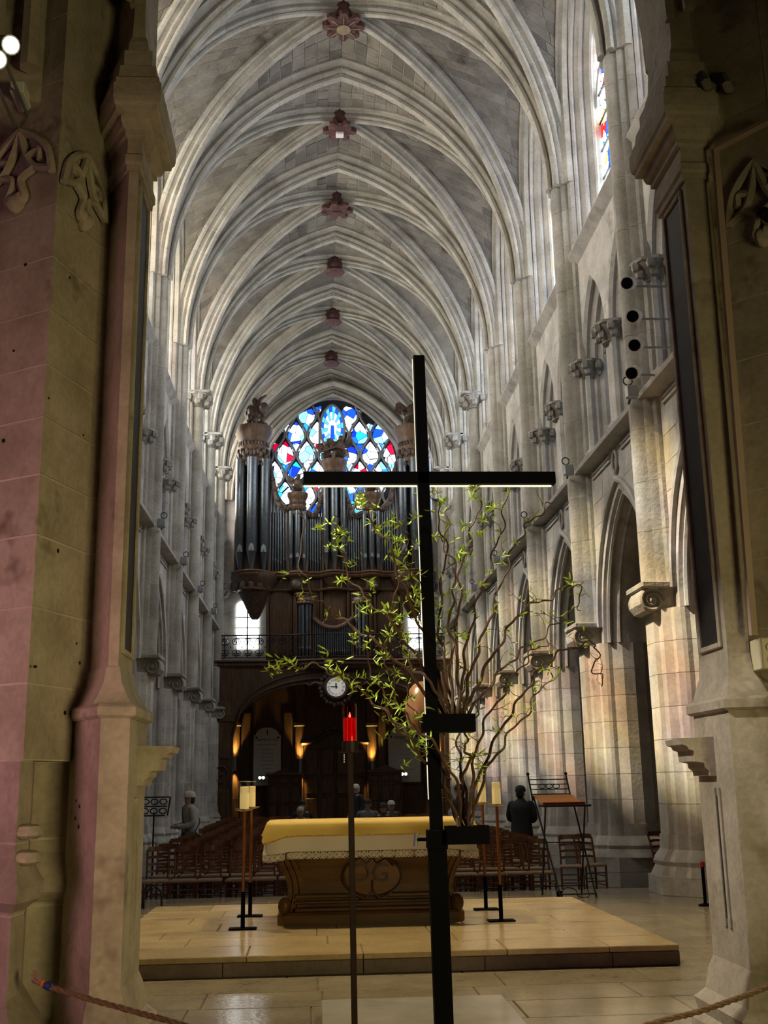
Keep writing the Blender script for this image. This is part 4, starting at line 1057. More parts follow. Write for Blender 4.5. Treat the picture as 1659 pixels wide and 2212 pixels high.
# lit pilasters with lamps
lampspots = [(506, 1650), (648, 1655), (804, 1660), (957, 1655)]
for i, (x, y) in enumerate(lampspots):
    p = at(x, y, YK-.25)
    ps = struct('trim_pilaster', f'oak pilaster glowing above its wall lamp, {["beside the left-hand gallery post", "left-hand of the central door", "right-hand of the central door", "beside the right-hand gallery post"][i]}', 'pilaster', (p.x, YK, 0))
    MB().box(p.x-.20, p.x+.20, YK-.12, YK, ZF, zg-.35, .02).build('pilaster_shaft', MT['organwood'], ps)
    for d in (-.1, 0, .1): MB().box(p.x+d-.025, p.x+d+.025, YK-.14, YK-.12, 1.0, zg-.6).build('pilaster_flute', MT['organwood'], ps)
    zc_p = at(x, 1566, YK-.2).z
    MB().box(p.x-.26, p.x+.26, YK-.2, YK, zc_p-.05, zc_p+.1, .02).build('pilaster_capital', MT['organwood'], ps)
    t = thing('wall_lamp', f'grey cylindrical up-and-down wall lamp {["by the left-hand gallery post", "left of the central door", "right of the central door", "by the right-hand gallery post"][i]}', 'lamp', (p.x, YK-.25, p.z), 'gallery wall lamps')
    MB().lathe([(.085, -.28), (.10, -.28), (.10, .28), (.085, .28), (.085, .24), (0, .24)], tuple(p), 12).build('lamp_body', MT['gray'], t, .6)
    MB().box(p.x-.03, p.x+.03, YK-.2, YK-.11, p.z-.05, p.z+.05).build('lamp_bracket', MT['gray'], t)
    for d in (1, -1):
        MB().lathe([(0, d*.245), (.08, d*.245)], tuple(p), 10).build('lamp_bulb', emitter('sconce_glow', (1, .66, .18), 12), t)
        l = light('wall_lamp_light', 'SPOT', (p.x, YK-.24, p.z+d*.32), 300 if d > 0 else 160, (1, .64, .16), target=(p.x, YK-.12, p.z+d*3), spot_size=radians(70), spot_blend=.8, shadow_soft_size=.08)
# memorial plaques
for i, (xa_, xb_, ya_, yb_) in enumerate(((547, 607, 1571, 1697), (840, 906, 1566, 1690))):
    a = at(xa_, yb_, YK-.08); b = at(xb_, ya_, YK-.08); c = (a.x+b.x)/2; hw = (b.x-a.x)/2
    pl = thing('memorial_plaque', f'pale arched stone memorial plaque {"left-hand" if i == 0 else "right-hand"} of the central door', 'plaque', (c, YK-.08, a.z), 'memorial plaques under the gallery')
    sh_ = b.z-hw*.55
    pts = [(a.x, a.z), (b.x, a.z), (b.x, sh_)]+[(c+hw*.86*cos(t), sh_+hw*.55*sin(t)) for t in [pi*k/12 for k in range(0, 13)]]+[(a.x, sh_)]
    q = MB(); q.extrude([(x, YK-.10, z) for x, z in pts], (0, .05, 0)); q.build('plaque_slab', plain('plaque_stone', (.62, .60, .53), .6, var=.06), pl)
    q = MB(); q.sweep(circ(.06, 6), [(c+(x-c)*1.12, YK-.06, (a.z+b.z)/2+(z-(a.z+b.z)/2)*1.06) for x, z in pts], side=(0,1,0), loop=True); q.build('plaque_frame', MT['darkwood'], pl, .8)
    MB().box(c-.012, c+.012, YK-.106, YK-.10, b.z-.34, b.z-.1).build('engraved_cross', MT['black'], pl); MB().box(c-.06, c+.06, YK-.106, YK-.10, b.z-.19, b.z-.165).build('engraved_cross', MT['black'], pl)
    tm = place(text_mesh('MEMENTOTE', .14, MT['black'], 'engraved_heading'), 'engraved_heading', pl, (0, -.024, b.z-.5-a.z)); tm.rotation_euler = (pi/2, 0, 0)
    rq = random.Random(i+3); z = b.z-.68
    MB().box(c-hw*.72, c+hw*.72, YK-.104, YK-.10, z-.02, z+.02).build('engraved_line', MT['gray'], pl); z -= .2
    while z > a.z+.35:
        w_ = hw*rq.uniform(.3, .65); MB().box(c-w_, c+w_, YK-.104, YK-.10, z-.014, z+.014).build('engraved_line', MT['gray'], pl); z -= .15
    for s in (-1, 1): MB().ball((c+s*hw*.8, YK-.11, sh_-.1), .045, 6, 4).build('plaque_stud', MT['black'], pl)
# central doors
da, db = at(657, 1790, YK-.1), at(790, 1592, YK-.1)
dr = struct('door_1', 'dark oak panelled double door with carved crest under the gallery', 'door', (da.x, YK-.1, ZF))
mid = (da.x+db.x)/2
for s, (x0_, x1_) in enumerate(((da.x, mid-.01), (mid+.01, db.x))):
    lf = MB().box(x0_, x1_, YK-.14, YK, ZF, db.z-.25).build('door_leaf', MT['darkwood'], dr)
    w2 = (x1_-x0_)/2
    for c_ in range(2):
        for z0, z1 in ((ZF+.15, 1.0), (1.15, 1.75), (1.9, db.z-.45)): MB().box(x0_+w2*c_+.06, x0_+w2*(c_+1)-.06, YK-.19, YK-.14, z0, z1, .03).build('door_panel', MT['organwood'], lf)
q = MB(); q.sweep([(.12, .08), (-.12, .06), (-.14, 0), (-.08, -.08), (.12, -.08)], smoothpath([(da.x-.1, YK-.12, db.z-.22), (da.x+.35, YK-.12, db.z-.16), (mid-.35, YK-.12, db.z+.14), (mid, YK-.12, db.z+.18), (mid+.35, YK-.12, db.z+.14), (db.x-.35, YK-.12, db.z-.16), (db.x+.1, YK-.12, db.z-.22)], 5), side=(0,1,0)); q.build('door_crest', MT['organwood'], dr, .5)
for k in range(7): c = MB(); c.ball((mid-.3+.1*k, YK-.2, db.z+.28+.12*sin(pi*k/6)), .11, 6, 5); c.build('carved_leaf', MT['carving'], dr, .8)
for x in (da.x-.1, db.x+.1): MB().box(x-.08, x+.08, YK-.16, YK, ZF, db.z-.2, .02).build('door_jamb', MT['darkwood'], dr)
# panelled wooden booths either side of the door
for i, (xa_, xb_, ya_) in enumerate(((578, 652, 1672), (797, 868, 1665))):
    a = at(xa_, 1700, YK-.9); b = at(xb_, ya_, YK-.9)
    t = thing('oak_booth', f'low panelled oak booth with pedimented top {"left-hand" if i == 0 else "right-hand"} of the central door', 'booth', ((a.x+b.x)/2, YK-.9, ZF), 'oak booths by the west door')
    MB().box(a.x, b.x, YK-.90, YK-.42, ZF, b.z-.05).build('booth_body', MT['darkwood'], t)
    MB().box(a.x-.08, b.x+.08, YK-.98, YK-.40, b.z-.05, b.z+.05, .02).build('booth_cornice', MT['organwood'], t)
    c = (a.x+b.x)/2; q = MB(); q.extrude([(x, YK-.9, z) for x, z in [(c-.5, b.z+.05), (c+.5, b.z+.05), (c+.2, b.z+.16), (c, b.z+.28), (c-.2, b.z+.16)]], (0, .2, 0)); q.build('booth_pediment', MT['organwood'], t)
    wd3 = (b.x-a.x)/3
    for k in range(3):
        for z0, z1 in ((ZF+.1, .75), (.85, 1.5), (1.6, b.z-.15)): MB().box(a.x+wd3*k+.05, a.x+wd3*(k+1)-.05, YK-.94, YK-.90, z0, z1, .03).build('booth_panel', MT['organwood'], t)
# emergency lights
for i, (x, y) in enumerate(((565, 1680), (873, 1672))):
    p = at(x, y, YK-1.0 if i == 9 else YK-.2)
    t = thing('emergency_light', f'small twin white emergency light over the {"left-hand" if i == 0 else "right-hand"} plaque', 'lamp', tuple(p), 'emergency lights under the gallery')
    MB().box(p.x-.14, p.x+.14, YK-.2, YK-.08, p.z-.08, p.z+.08, .01).build('light_box', MT['gray'], t)
    for s in (-1, 1): MB().lathe([(0, -.02), (.05, -.02), (.06, 0)], (p.x+s*.07, YK-.2, p.z), 10, axis='y').build('light_bulb', emitter('emergency_white', (.8, 1, .95), 4), t)
# ================================================================== NEAR PILLARS OF THE AMBULATORY
def P2(x, y, Y): p = at(x, y, Y); return (p.x, p.y)
def offset_poly(P, d):
    """grow an open/closed polygon outwards by d (counter-clockwise order assumed closed)"""
    n = len(P); out = []
    for i in range(n):
        a, b, c = Vector(P[i-1]), Vector(P[i]), Vector(P[(i+1) % n])
        e1 = (b-a).normalized(); e2 = (c-b).normalized(); n1 = Vector((e1.y, -e1.x)); n2 = Vector((e2.y, -e2.x)); m_ = (n1+n2); k = m_.dot(n1)
        out.append(tuple(b+m_*(d/max(.35, k))))
    return out
def ring(P, z): return [(x, y, z) for x, y in P]
def moulded(mb, P, prof):
    mb.loft([ring(offset_poly(P, d), z) for d, z in prof], cap0=True, cap1=True)
# plans, counter-clockwise seen from above
LU = [(-1.19, 7.25), (-1.60, 7.4), (-2.7, 7.6), (-2.7, 7.2), P2(-150, 1000, 6.95), P2(88, 1000, 6.45), P2(197, 1000, 7.02)]
LPil = [(-1.19, 7.27), (-1.52, 7.27), P2(205, 1000, 7.12), P2(228, 1000, 6.98), P2(252, 1000, 6.76), P2(276, 1000, 6.76)]
LPil[5] = (-1.19, 6.76)
LD = [(-1.09, 7.32), (-1.60, 7.32), P2(143, 1850, 6.98), P2(205, 1850, 6.60), (-1.09, 6.66)]
LBody = [(-1.40, 7.35), (-2.7, 7.6), (-2.7, 7.2), P2(-120, 1850, 6.90), P2(32, 1850, 6.42), P2(60, 1850, 6.62), P2(64, 1850, 6.98), P2(150, 1850, 7.05)]
RPil = [(2.56, 7.27), (2.56, 6.74), (2.70, 6.74), (2.80, 6.90), (3.0, 7.27)]
RD = [(2.51, 7.32), (2.51, 6.68), (2.74, 6.60), (2.95, 6.75), (3.1, 7.32)]
RBody = [(2.72, 7.35), (2.74, 7.0), (2.78, 6.86), (3.2, 6.40), (4.0, 6.9), (4.0, 7.6)]
ccw = lambda P: P if sum((P[i-1][0]*P[i][1]-P[i][0]*P[i-1][1]) for i in range(len(P))) > 0 else P[::-1]
LU, LPil, LD, LBody, RPil, RD, RBody = map(ccw, (LU, LPil, LD, LBody, RPil, RD, RBody))
def coursed(parent, P, zs, split, mat='pillar', name='pillar_stone'):
    """courses of stones: prism slices cut into angular pieces; recessed mortar core"""
    c = Vector((sum(p[0] for p in P)/len(P), sum(p[1] for p in P)/len(P)))
    core = [tuple(c+(Vector(p)-c)*.985) for p in P]
    MB().prism(core, zs[0], zs[-1]).build('pillar_core', MT['pillarmortar'], parent)
    rq = random.Random(len(P)*7)
    for zi, (a, b) in enumerate(zip(zs, zs[1:])):
        n = len(P); cuts = split[zi % len(split)]
        for s, e in zip(cuts, cuts[1:]+[cuts[0]+n]):
            out = [Vector(P[i % n]) for i in range(s, e+1)]; inn = [c+(p-c)*.6 for p in out]
            q = MB(); q.prism([tuple(p) for p in out+inn[::-1]], a+.007, b-.007); q.build(name, MT[mat], parent)
lp = struct('trim_pillar', 'tall near stone pillar washed in pink and amber light', 'pillar', (-1.5, 7, 0))
coursed(lp, LU, [1.75, 2.18, 2.62, 3.05, 3.42, 3.78, 4.12, 4.48, 4.84, 5.20, 5.62, 6.1, 6.6, 7.2], [[0, 2, 4, 5, 6], [0, 3, 5, 6]])
coursed(lp, LBody, [0, .42, .92, 1.3, 1.75], [[0, 2, 4, 6], [0, 3, 5]])
def pilaster(parent, U, D, zc, right):
    q = MB(); q.prism(U, 2.28, 6.1); q.build('pilaster_shaft', MT['pillar'], parent)
    q = MB(); moulded(q, U, [(.0, 5.62), (.02, 5.62), (.022, 5.66), (.036, 5.68), (.036, 5.73), (.02, 5.75), (.02, 5.86), (.045, 5.875), (.045, 5.91), (.07, 5.93), (.085, 5.97), (.085, 6.0), (.13, 6.01), (.135, 6.04), (.15, 6.06), (.158, 6.10), (.158, 6.2), (.14, 6.21), (.14, 6.25), (.12, 6.27), (.11, 6.36), (.08, 6.38), (.08, 6.5), (.05, 6.52), (.04, 6.6), (.02, 6.65), (.01, 6.80), (.01, 7.5)]); q.build('pilaster_capital', MT['pillar'], parent)
    q = MB(); q.prism(D, 0, 1.99); q.build('dado', MT['pillar'], parent)
    q = MB(); q.loft([ring(offset_poly(D, .01), 1.985), ring(offset_poly(D, .035), 2.0), ring(offset_poly(D, .035), 2.05), ring(offset_poly(D, .015), 2.07)], cap0=True, cap1=True); q.build('dado_cap', MT['pillar'], parent)
    if len(U) == len(D):
        q = MB(); q.loft([ring(D, 2.07), ring([tuple(Vector(d).lerp(Vector(u), .35)) for u, d in zip(U, D)], 2.14), ring([tuple(Vector(d).lerp(Vector(u), .85)) for u, d in zip(U, D)], 2.22), ring(U, 2.34)]); q.build('cavetto', MT['pillar'], parent, .5)
    else:
        q = MB(); moulded(q, U, [(.10, 2.07), (.07, 2.12), (.03, 2.2), (.01, 2.3)]); q.build('cavetto', MT['pillar'], parent, .5)
    q = MB(); moulded(q, D, [(.13, 0), (.13, .12), (.09, .16), (.11, .24), (.05, .30), (.03, .42), (.0, .5)]); q.build('dado_foot', MT['pillar'], parent, .4)
    # recessed marble panel in the inner face
    X = U[[p[1] for p in U].index(max(p[1] for p in U))][0] if not right else 2.56
    s = -1 if right else 1
    Xi = -1.19 if not right else 2.56; Xd = -1.09 if not right else 2.51
    xs = sorted((Xi-s*.012, Xi+s*.004))
    for (y0, y1, z0, z1) in ((6.84, 7.17, 2.42, 5.55),):
        MB().box(*sorted((Xi-s*.01, Xi+s*.006)), y0, y1, z0, z1).build('marble_panel', MT['marble'], parent)
        for (a, b, c, d) in ((y0-.035, y0, z0-.035, z1+.035), (y1, y1+.035, z0-.035, z1+.035)): MB().box(*sorted((Xi-s*.005, Xi+s*.022)), a, b, c, d, .006).build('panel_frame', MT['pillar'], parent)
        for (c, d) in ((z0-.035, z0), (z1, z1+.035)): MB().box(*sorted((Xi-s*.005, Xi+s*.022)), y0, y1, c, d, .006).build('panel_frame', MT['pillar'], parent)
    for y0, y1, m_ in ((6.965, 7.01, 'black'),): MB().box(*sorted((Xd-s*.01, Xd+s*.004)), y0, y1, .75, 1.48).build('dado_slot', MT['marble'], parent)
    for y0, y1 in ((6.93, 6.965), (7.01, 7.045)): MB().box(*sorted((Xd-s*.01, Xd+s*.014)), y0, y1, .70, 1.53, .004).build('slot_frame', MT['pillar'], parent)
    # moulded bracket
    yb0, yb1 = (6.98, 7.30)
    prof = [(0, 1.60), (.04, 1.60), (.045, 1.63), (.07, 1.65), (.075, 1.68), (.13, 1.69), (.135, 1.755), (.165, 1.765), (.175, 1.785), (.205, 1.795), (.215, 1.83), (.0, 1.84)]
    q = MB(); q.extrude([(Xd+s*x, yb0, z) for x, z in prof], (0, yb1-yb0, 0)); q.build('moulded_bracket', MT['pillar'], parent)
pilaster(lp, LPil, LD, 0, False)
rp = struct('trim_pillar', 'tall near stone pillar in brown shade with conduit and socket', 'pillar', (3, 7, 0))
coursed(rp, RBody, [0, .5, 1.0, 1.55, 2.05, 2.5, 2.95, 3.4, 3.85, 4.3, 4.72, 5.15, 5.6, 6.1, 6.6, 7.2], [[0, 2, 3, 4], [0, 1, 3, 5]])
pilaster(rp, RPil, RD, 0, True)
# base mouldings of the left pier
for d0, z0 in ((.10, .30), (.08, 1.02)):
    q = MB(); moulded(q, LBody, [(.0, z0-.08), (d0, z0-.02), (d0*1.1, z0+.05), (d0*.5, z0+.13), (0, z0+.2)]); q.build('base_mould', MT['pillar'], lp, .5)
sh_ = MB(); p = at(46, 1850, 6.45)
for zz in (1.36, 1.22): q = MB(); q.lathe([(.06, zz-.04), (.095, zz-.02), (.10, zz), (.085, zz+.03), (.06, zz+.04)], (p.x, 6.52, 0), 10); q.build('shaft_ring', MT['pillar'], lp, .6)
# blind tracery on the pillar heads
def face_tracery(parent, A_, B_, z0, h):
    A_ = Vector((*A_, 0)); B_ = Vector((*B_, 0)); t = (B_-A_); w_ = t.length; t.normalize(); nr = Vector((t.y, -t.x, 0))
    if nr.y > 0: nr = -nr
    def F(s, z): return A_+t*(w_*(.5+s))+nr*.035+Vector((0, 0, z0+z*h))
    for pts in ([(-.5, 0), (-.42, .45), (-.25, .75), (0, 1)], [(.5, 0), (.42, .45), (.25, .75), (0, 1)], [(-.5, .05), (-.25, .2), (-.12, .45), (0, .95)], [(.5, .05), (.25, .2), (.12, .45), (0, .95)],
                [(-.25, .2), (-.05, .05), (-.12, -.3), (-.02, -.4)], [(.25, .2), (.05, .05), (.12, -.3), (.02, -.4)], [(-.12, .45), (-.3, .5), (-.32, .3)], [(.12, .45), (.3, .5), (.32, .3)]):
        q = MB(); q.tube(smoothpath([F(*p) for p in pts], 5), .028, 6); q.build('tracery_bar', MT['pillar'], parent, .8)
    for s_, z_, r_ in ((0, -.38, .06), (-.08, -.3, .045), (.08, -.3, .045)): q = MB(); q.ball(F(s_, z_), r_, 7, 5, 1, .7, 1.2); q.build('carved_cusp', MT['pillar'], parent, .8)
face_tracery(lp, P2(-70, 1000, 6.78), P2(84, 1000, 6.46), 5.42, .38)
face_tracery(lp, P2(92, 1000, 6.47), P2(192, 1000, 7.0), 5.36, .36)
face_tracery(rp, (2.86, 6.76), (3.18, 6.42), 5.25, .42)
# small dark plug holes in the faces
def on_face(x, y, A_, B_):
    a, b = Vector((*A_, 0)), Vector((*B_, 0)); t = b-a; nr = Vector((t.y, -t.x, 0)).normalized(); d = ray(x, y); o = Vector((0, 0, CAMH)); k = (a-o).dot(nr)/d.dot(nr)
    if nr.y > 0: nr = -nr
    return o+d*k, nr
for A_, B_, pts in ((P2(-150, 1000, 6.95), P2(88, 1000, 6.45), ((55, 572), (30, 758), (8, 952), (75, 1440), (20, 1790))), (P2(88, 1000, 6.45), P2(197, 1000, 7.02), ((150, 600), (180, 940), (165, 1390), (172, 1432), (140, 1540), (125, 1190), (105, 860))), (P2(143, 1850, 6.98), P2(205, 1850, 6.60), ((165, 1730), (172, 1742), (163, 1768), (170, 1786)))):
    for x, y in pts:
        p, nr = on_face(x, y, A_, B_); q = MB(); e1 = nr.cross(Vector((0, 0, 1))).normalized(); rr_ = .009+.005*((x*7) % 3)/2
        q.loft([[p+nr*h+e1*(r_*cos(2*pi*k/8))+Vector((0, 0, r_*sin(2*pi*k/8))) for k in range(8)] for r_, h in ((rr_, -.01), (rr_, .003), (rr_*.5, .004))], cap1=True); q.build('plug_hole', MT['iron'], lp)
# arch over the opening between the pillars, and wall above
ar = struct('wall_ambulatory', 'dark moulded ambulatory arch overhead between the near pillars', 'arch', (.66, 7, 0))
xc = .66
m = MB(); orders = [(6.30, 2.25, 6.9, 11.4), (6.45, 2.08, 6.9, 11.1), (6.55, 2.10, 6.9, 11.15), (6.75, 1.90, 6.9, 10.8), (7.35, 1.90, 6.9, 10.8), (7.6, 2.1, 6.9, 11.1)]
m.loft([[(xc+y, Y, z) for y, z in pointed(hw, zs, za, 14)] for Y, hw, zs, za in orders], closed=False); m.build('arch_soffit', MT['pillar'], ar, .5)
for Y in (6.32, 7.58):
    m = MB(); cv = pointed(2.25 if Y < 7 else 2.1, 6.9, 11.4 if Y < 7 else 11.1, 14)
    for a_, b_ in zip(cv, cv[1:]):
        e = -4.0 if a_[0]+b_[0] < 0 else 4.0
        m.add([(xc+e, Y, a_[1]), (xc+a_[0], Y, a_[1]), (xc+b_[0], Y, b_[1]), (xc+e, Y, b_[1])], [(0, 1, 2, 3)])
    m.build('arch_face', MT['pillar'], ar)
for Y, hw, za in ((6.45, 2.06, 11.08), (6.62, 2.0, 10.98), (6.75, 1.91, 10.8)):
    q = MB(); q.tube([(xc+y, Y, z) for y, z in pointed(hw, 6.9, za, 14)], .045, 6); q.build('roll_mould', MT['pillar'], ar, .8)
for (x0, x1) in ((-3.2, xc-2.2), (xc+2.2, 4.6)): MB().box(x0, x1, 6.35, 7.5, 7.2, 13).build('wall_mass', MT['pillar'], ar)
MB().box(-3.2, 4.6, 6.4, 7.5, 11.4, 13).build('wall_mass', MT['pillar'], ar)
for i, (x0, x1, y0) in enumerate(((-3.2, -1.75, 6.55), (3.1, 4.6, 6.5))):
    for k in range(6): q = MB(); x = x0+(x1-x0)*(k+.5)/6; q.tube([(x, y0-.12+.05*(k % 2), 6.2), (x, y0-.12+.05*(k % 2), 9)], .07, 7); q.build('springing_shaft', MT['pillar'], ar, .8)
    MB().box(x0, x1, y0, 7.5, 6.0, 9).build('springing_mass', MT['pillar'], ar)
# ---- fittings on the near pillars
p = at(22, 97, 5.85); p2 = at(-6, 128, 5.85)
for i, (c, lab) in enumerate(((p, 'lit round spotlight on the near pillar, the upper of two'), (p2, 'lit round spotlight on the near pillar, the lower of two'))):
    t = thing('spotlight', lab, 'lamp', tuple(c), 'pillar spotlights')
    d = Vector((.45, -.55, -.45)).normalized(); b0 = len(t.name)
    e1 = d.cross(Vector((0,0,1))).normalized(); e2 = d.cross(e1)
    def lat(prof, n=14): 
        q = MB(); q.loft([[c+d*h+e1*(r*cos(2*pi*k/n))+e2*(r*sin(2*pi*k/n)) for k in range(n)] for r, h in prof], cap0=True, cap1=True); return q
    lat([(.035, -.16), (.05, -.14), (.055, 0), (.058, .012), (.05, .012)]).build('lamp_housing', MT['gray'], t, .5)
    lat([(.048, .008), (.048, .016)]).build('lamp_lens', MT['lampwhite'], t)
    q = MB(); q.tube([c-d*.1, c-d*.1+Vector((-.05, .25, .02)), (c.x-.08, 6.8, c.z)], .012, 6); q.build('lamp_arm', MT['gray'], t)
    l = light('spotlight_beam', 'SPOT', tuple(c+d*.03), 700, (1, .93, .75), target=(.80, 6.3, 2.75), spot_size=radians(32), spot_blend=.5, shadow_soft_size=.05)
# altar floodlights high on the choir piers (out of frame)
b = at(38, 190, 6.43); t = thing('junction_box', 'small white junction box on the near pillar under the spotlights', 'box', tuple(b))
MB().box(b.x-.045, b.x+.045, b.y-.02, b.y+.5, b.z-.04, b.z+.04, .006).build('box_lid', MT['white'], t)
# conduit and power socket on the right pillar
cdt = [at(1659, 262, 6.42), at(1545, 322, 6.62), at(1562, 700, 6.62), at(1592, 1010, 6.62), at(1628, 1372, 6.62)]
t = thing('cable_conduit', 'pinkish plastic cable conduit running down the shaded near pillar', 'conduit', tuple(cdt[4]))
for a, b_ in ((cdt[0], cdt[1]), (cdt[1], cdt[4])):
    q = MB(); q.sweep([(.022, -.014), (.022, .014), (-.022, .014), (-.022, -.014)], [a, b_], side=(1, .2, 0)); q.build('conduit_run', plain('conduit_plastic', (.40, .29, .25), .5, var=.05), t)
s = at(1656, 1412, 6.60); t = thing('power_socket', 'cream double power socket at the foot of the conduit', 'socket', tuple(s))
MB().box(s.x-.042, s.x+.05, s.y-.035, s.y+.16, s.z-.095, s.z+.095, .006).build('socket_plate', MT['plastic'], t)
for k, (dz, mt) in enumerate(((.035, MT['gray']), (-.04, MT['white']))):
    q = MB(); q.lathe([(0, -.042), (.026, -.042), (.030, -.034), (.030, -.03)], (s.x+.012, s.y, s.z+dz), 16, axis='y'); o = q.build('socket_well', mt, t, .5)
    if k == 0:
        for ddx, ddz in ((-.01, .008), (.01, .008), (0, -.012)): MB().lathe([(0, -.045), (.004, -.045), (.004, -.04)], (s.x+.012+ddx, s.y, s.z+dz+ddz), 6, axis='y').build('socket_hole', MT['black'], o)
h = at(1655, 455, 6.4); t = thing('camera_housing', 'black tube-shaped device fixed on the shaded near pillar', 'camera', tuple(h))
q = MB(); q.tube([h+Vector((-.02, -.08, -.09)), h+Vector((.03, .1, .04))], .04, 10); q.build('device_body', MT['black'], t, .6); q = MB(); q.tube([h+Vector((.03, .1, .04)), h+Vector((.1, .35, .04))], .015, 6); q.build('device_arm', MT['black'], t)
# dark hooks on the pillar head
t = thing('iron_hooks', 'dark bent iron brackets above the shaded pillar capital', 'bracket', tuple(at(1530, 180, 6.6)))
for x, y in ((1515, 160), (1560, 165)): q = MB(); q.tube(smoothpath([at(x, y, 6.7), at(x+14, y+25, 6.55), at(x+35, y+30, 6.9)], 4), .035, 7); q.build('hook', MT['carved'], t, .8)
# ---- rope barrier
rpts = [at(78, 2116, 6.42), at(105, 2130, 6.35), at(200, 2160, 6.25), at(300, 2188, 6.15), at(400, 2216, 6.05), at(600, 2285, 5.95), at(900, 2325, 5.8), at(1200, 2285, 5.8), at(1400, 2214, 5.85), at(1500, 2188, 5.95), at(1590, 2158, 6.05), at(1659, 2132, 6.12), at(1760, 2095, 6.3)]
t = thing('rope', 'twisted brown barrier rope hung low between the near pillars', 'rope', tuple(rpts[0]))
ctr = smoothpath(rpts, 22)
for s in range(3):
    hp = []
    for i, p in enumerate(ctr):
        tt = (ctr[min(i+1, len(ctr)-1)]-ctr[max(i-1, 0)]).normalized(); u = tt.cross(Vector((0, 0, 1))).normalized(); v = tt.cross(u); a = i*.55+s*2*pi/3
        hp.append(p+(u*cos(a)+v*sin(a))*.0075)
    q = MB(); q.tube(hp, .0085, 5); q.build('rope_strand', plain('rope_fibre', (.17, .095, .055), .9, var=.3, scale=60), t, .9)
bnd = plain('blue_tape', (.012, .03, .22), .5); orn = plain('orange_tape', (.55, .22, .03), .5)
i0 = 21; 
q = MB(); q.tube(ctr[i0:i0+4], .024, 10); q.build('blue_band', bnd, t, .6)
q = MB(); q.tube(ctr[i0-4:i0-1], .021, 10); q.build('orange_band', orn, t, .6)
for k in range(7): q = MB(); a = 2*pi*k/7; q.tube([ctr[16]+Vector((.0, .012*cos(a), .012*sin(a))), ctr[2]+Vector((-.02, .028*cos(a), .028*sin(a)+.02))], .007, 4); q.build('frayed_end', plain('frayed_fibre', (.26, .17, .11), .9), t)

# ================================================================== SANCTUARY FURNITURE
# ---- altar
ax0, ax1, ayf, aD = -.40, 1.54, 12.05, .95; acx = (ax0+ax1)/2
al = thing('altar', 'carved oak altar with swelling sides and monogram cartouche on the platform', 'altar', (acx, ayf+aD/2, PZ))
def aring(hw, d0, z, r=.06):
    y0, y1 = ayf+d0, ayf+aD-d0; x0, x1 = acx-hw, acx+hw
    return [(x0+r, y0, z), (x1-r, y0, z), (x1, y0+r, z), (x1, y1-r, z), (x1-r, y1, z), (x0+r, y1, z), (x0, y1-r, z), (x0, y0+r, z)]
q = MB(); q.loft([aring(.965, .0, PZ, .08), aring(.975, .0, PZ+.02, .08), aring(.975, .0, PZ+.10, .08), aring(.955, .02, PZ+.125, .08), aring(.93, .04, PZ+.13, .08)], cap0=True, cap1=True); q.build('altar_plinth', MT['altar'], al, .4)
prof = [(.90, .10, .13), (.89, .10, .20), (.87, .11, .28), (.865, .115, .34), (.875, .11, .42), (.90, .10, .50), (.935, .08, .58), (.975, .05, .66), (1.005, .03, .74), (1.02, .02, .80), (1.02, .02, .98)]
q = MB(); q.loft([aring(hw-.02, d+.035, PZ+z, .03) for hw, d, z in prof], cap1=True); q.build('altar_body', MT['altar'], al, .6)
for s in (-1, 1):          # S-shaped corner consoles
    for yy_ in (ayf, ayf+aD-.22):
        for k in range(3):
            q = MB(); q.loft([[(acx+s*(hw-.17+.062*k), yy_+d*1.0-.012*(2-k)*0, PZ+z), (acx+s*(hw-.17+.062*(k+1)-.012), yy_+d, PZ+z), (acx+s*(hw-.17+.062*(k+1)-.012), yy_+d+.2, PZ+z), (acx+s*(hw-.17+.062*k), yy_+d+.2, PZ+z)] for hw, d, z in prof], cap0=True, cap1=True); q.build('console_moulding', MT['altar'], al, .6)
    c = MB(); c.ball((acx+s*.90, ayf+.06, PZ+.19), .07, 8, 6, 1, .7, 1.3); c.build('carved_foot_leaf', MT['altar'], al, .8)
for z0, z1, d in ((.13, .17, .03), (.20, .235, .06), (.255, .30, .075)): MB().box(acx-.80, acx+.80, ayf+d, ayf+.3, PZ+z0, PZ+z1, .012).build('base_moulding', MT['altar'], al)
cx, cz = at(805, 1893, ayf).x, at(805, 1893, ayf).z
carv = wood('altar_carving', (.09, .04, .014), (.045, .02, .008), .4, axis='x')
q = MB(); q.sweep(circ(.012, 6), [(cx+.30*cos(t), ayf+.02+.05, cz+.20*sin(t)) for t in [2*pi*i/36 for i in range(36)]], side=(0,1,0), loop=True); ca = q.build('cartouche_ring', carv, al, .9)
q = MB(); q.loft([[(cx+.29*cos(t)*r, ayf+.072-.006*(1-r), cz+.19*sin(t)*r) for t in [2*pi*i/30 for i in range(30)]] for r in (1, .98)], cap1=True); q.build('cartouche_field', MT['altar'], al, .6)
for ch_, dx, sx_ in (('C', -.10, -1), ('G', .09, 1)):
    o = place(text_mesh(ch_, .27, carv, 'monogram_letter', .008), 'monogram_letter', al, (cx+dx-acx, ayf+.055-(ayf+aD/2), cz+.02-PZ)); o.rotation_euler = (pi/2, 0, 0); o.scale = (sx_, 1, 1)
for pts in ([(-.22, .1), (-.14, .17), (-.05, .13), (0, .2)], [(.22, .1), (.14, .17), (.05, .13), (0, .2)], [(-.2, -.17), (-.08, -.22), (0, -.16), (.08, -.22), (.2, -.17)], [(0, -.16), (0, -.04)]):
    q = MB(); q.tube(smoothpath([(cx+x, ayf+.06, cz+z) for x, z in pts], 5), .010, 5); q.build('cartouche_scroll', carv, al, .8)
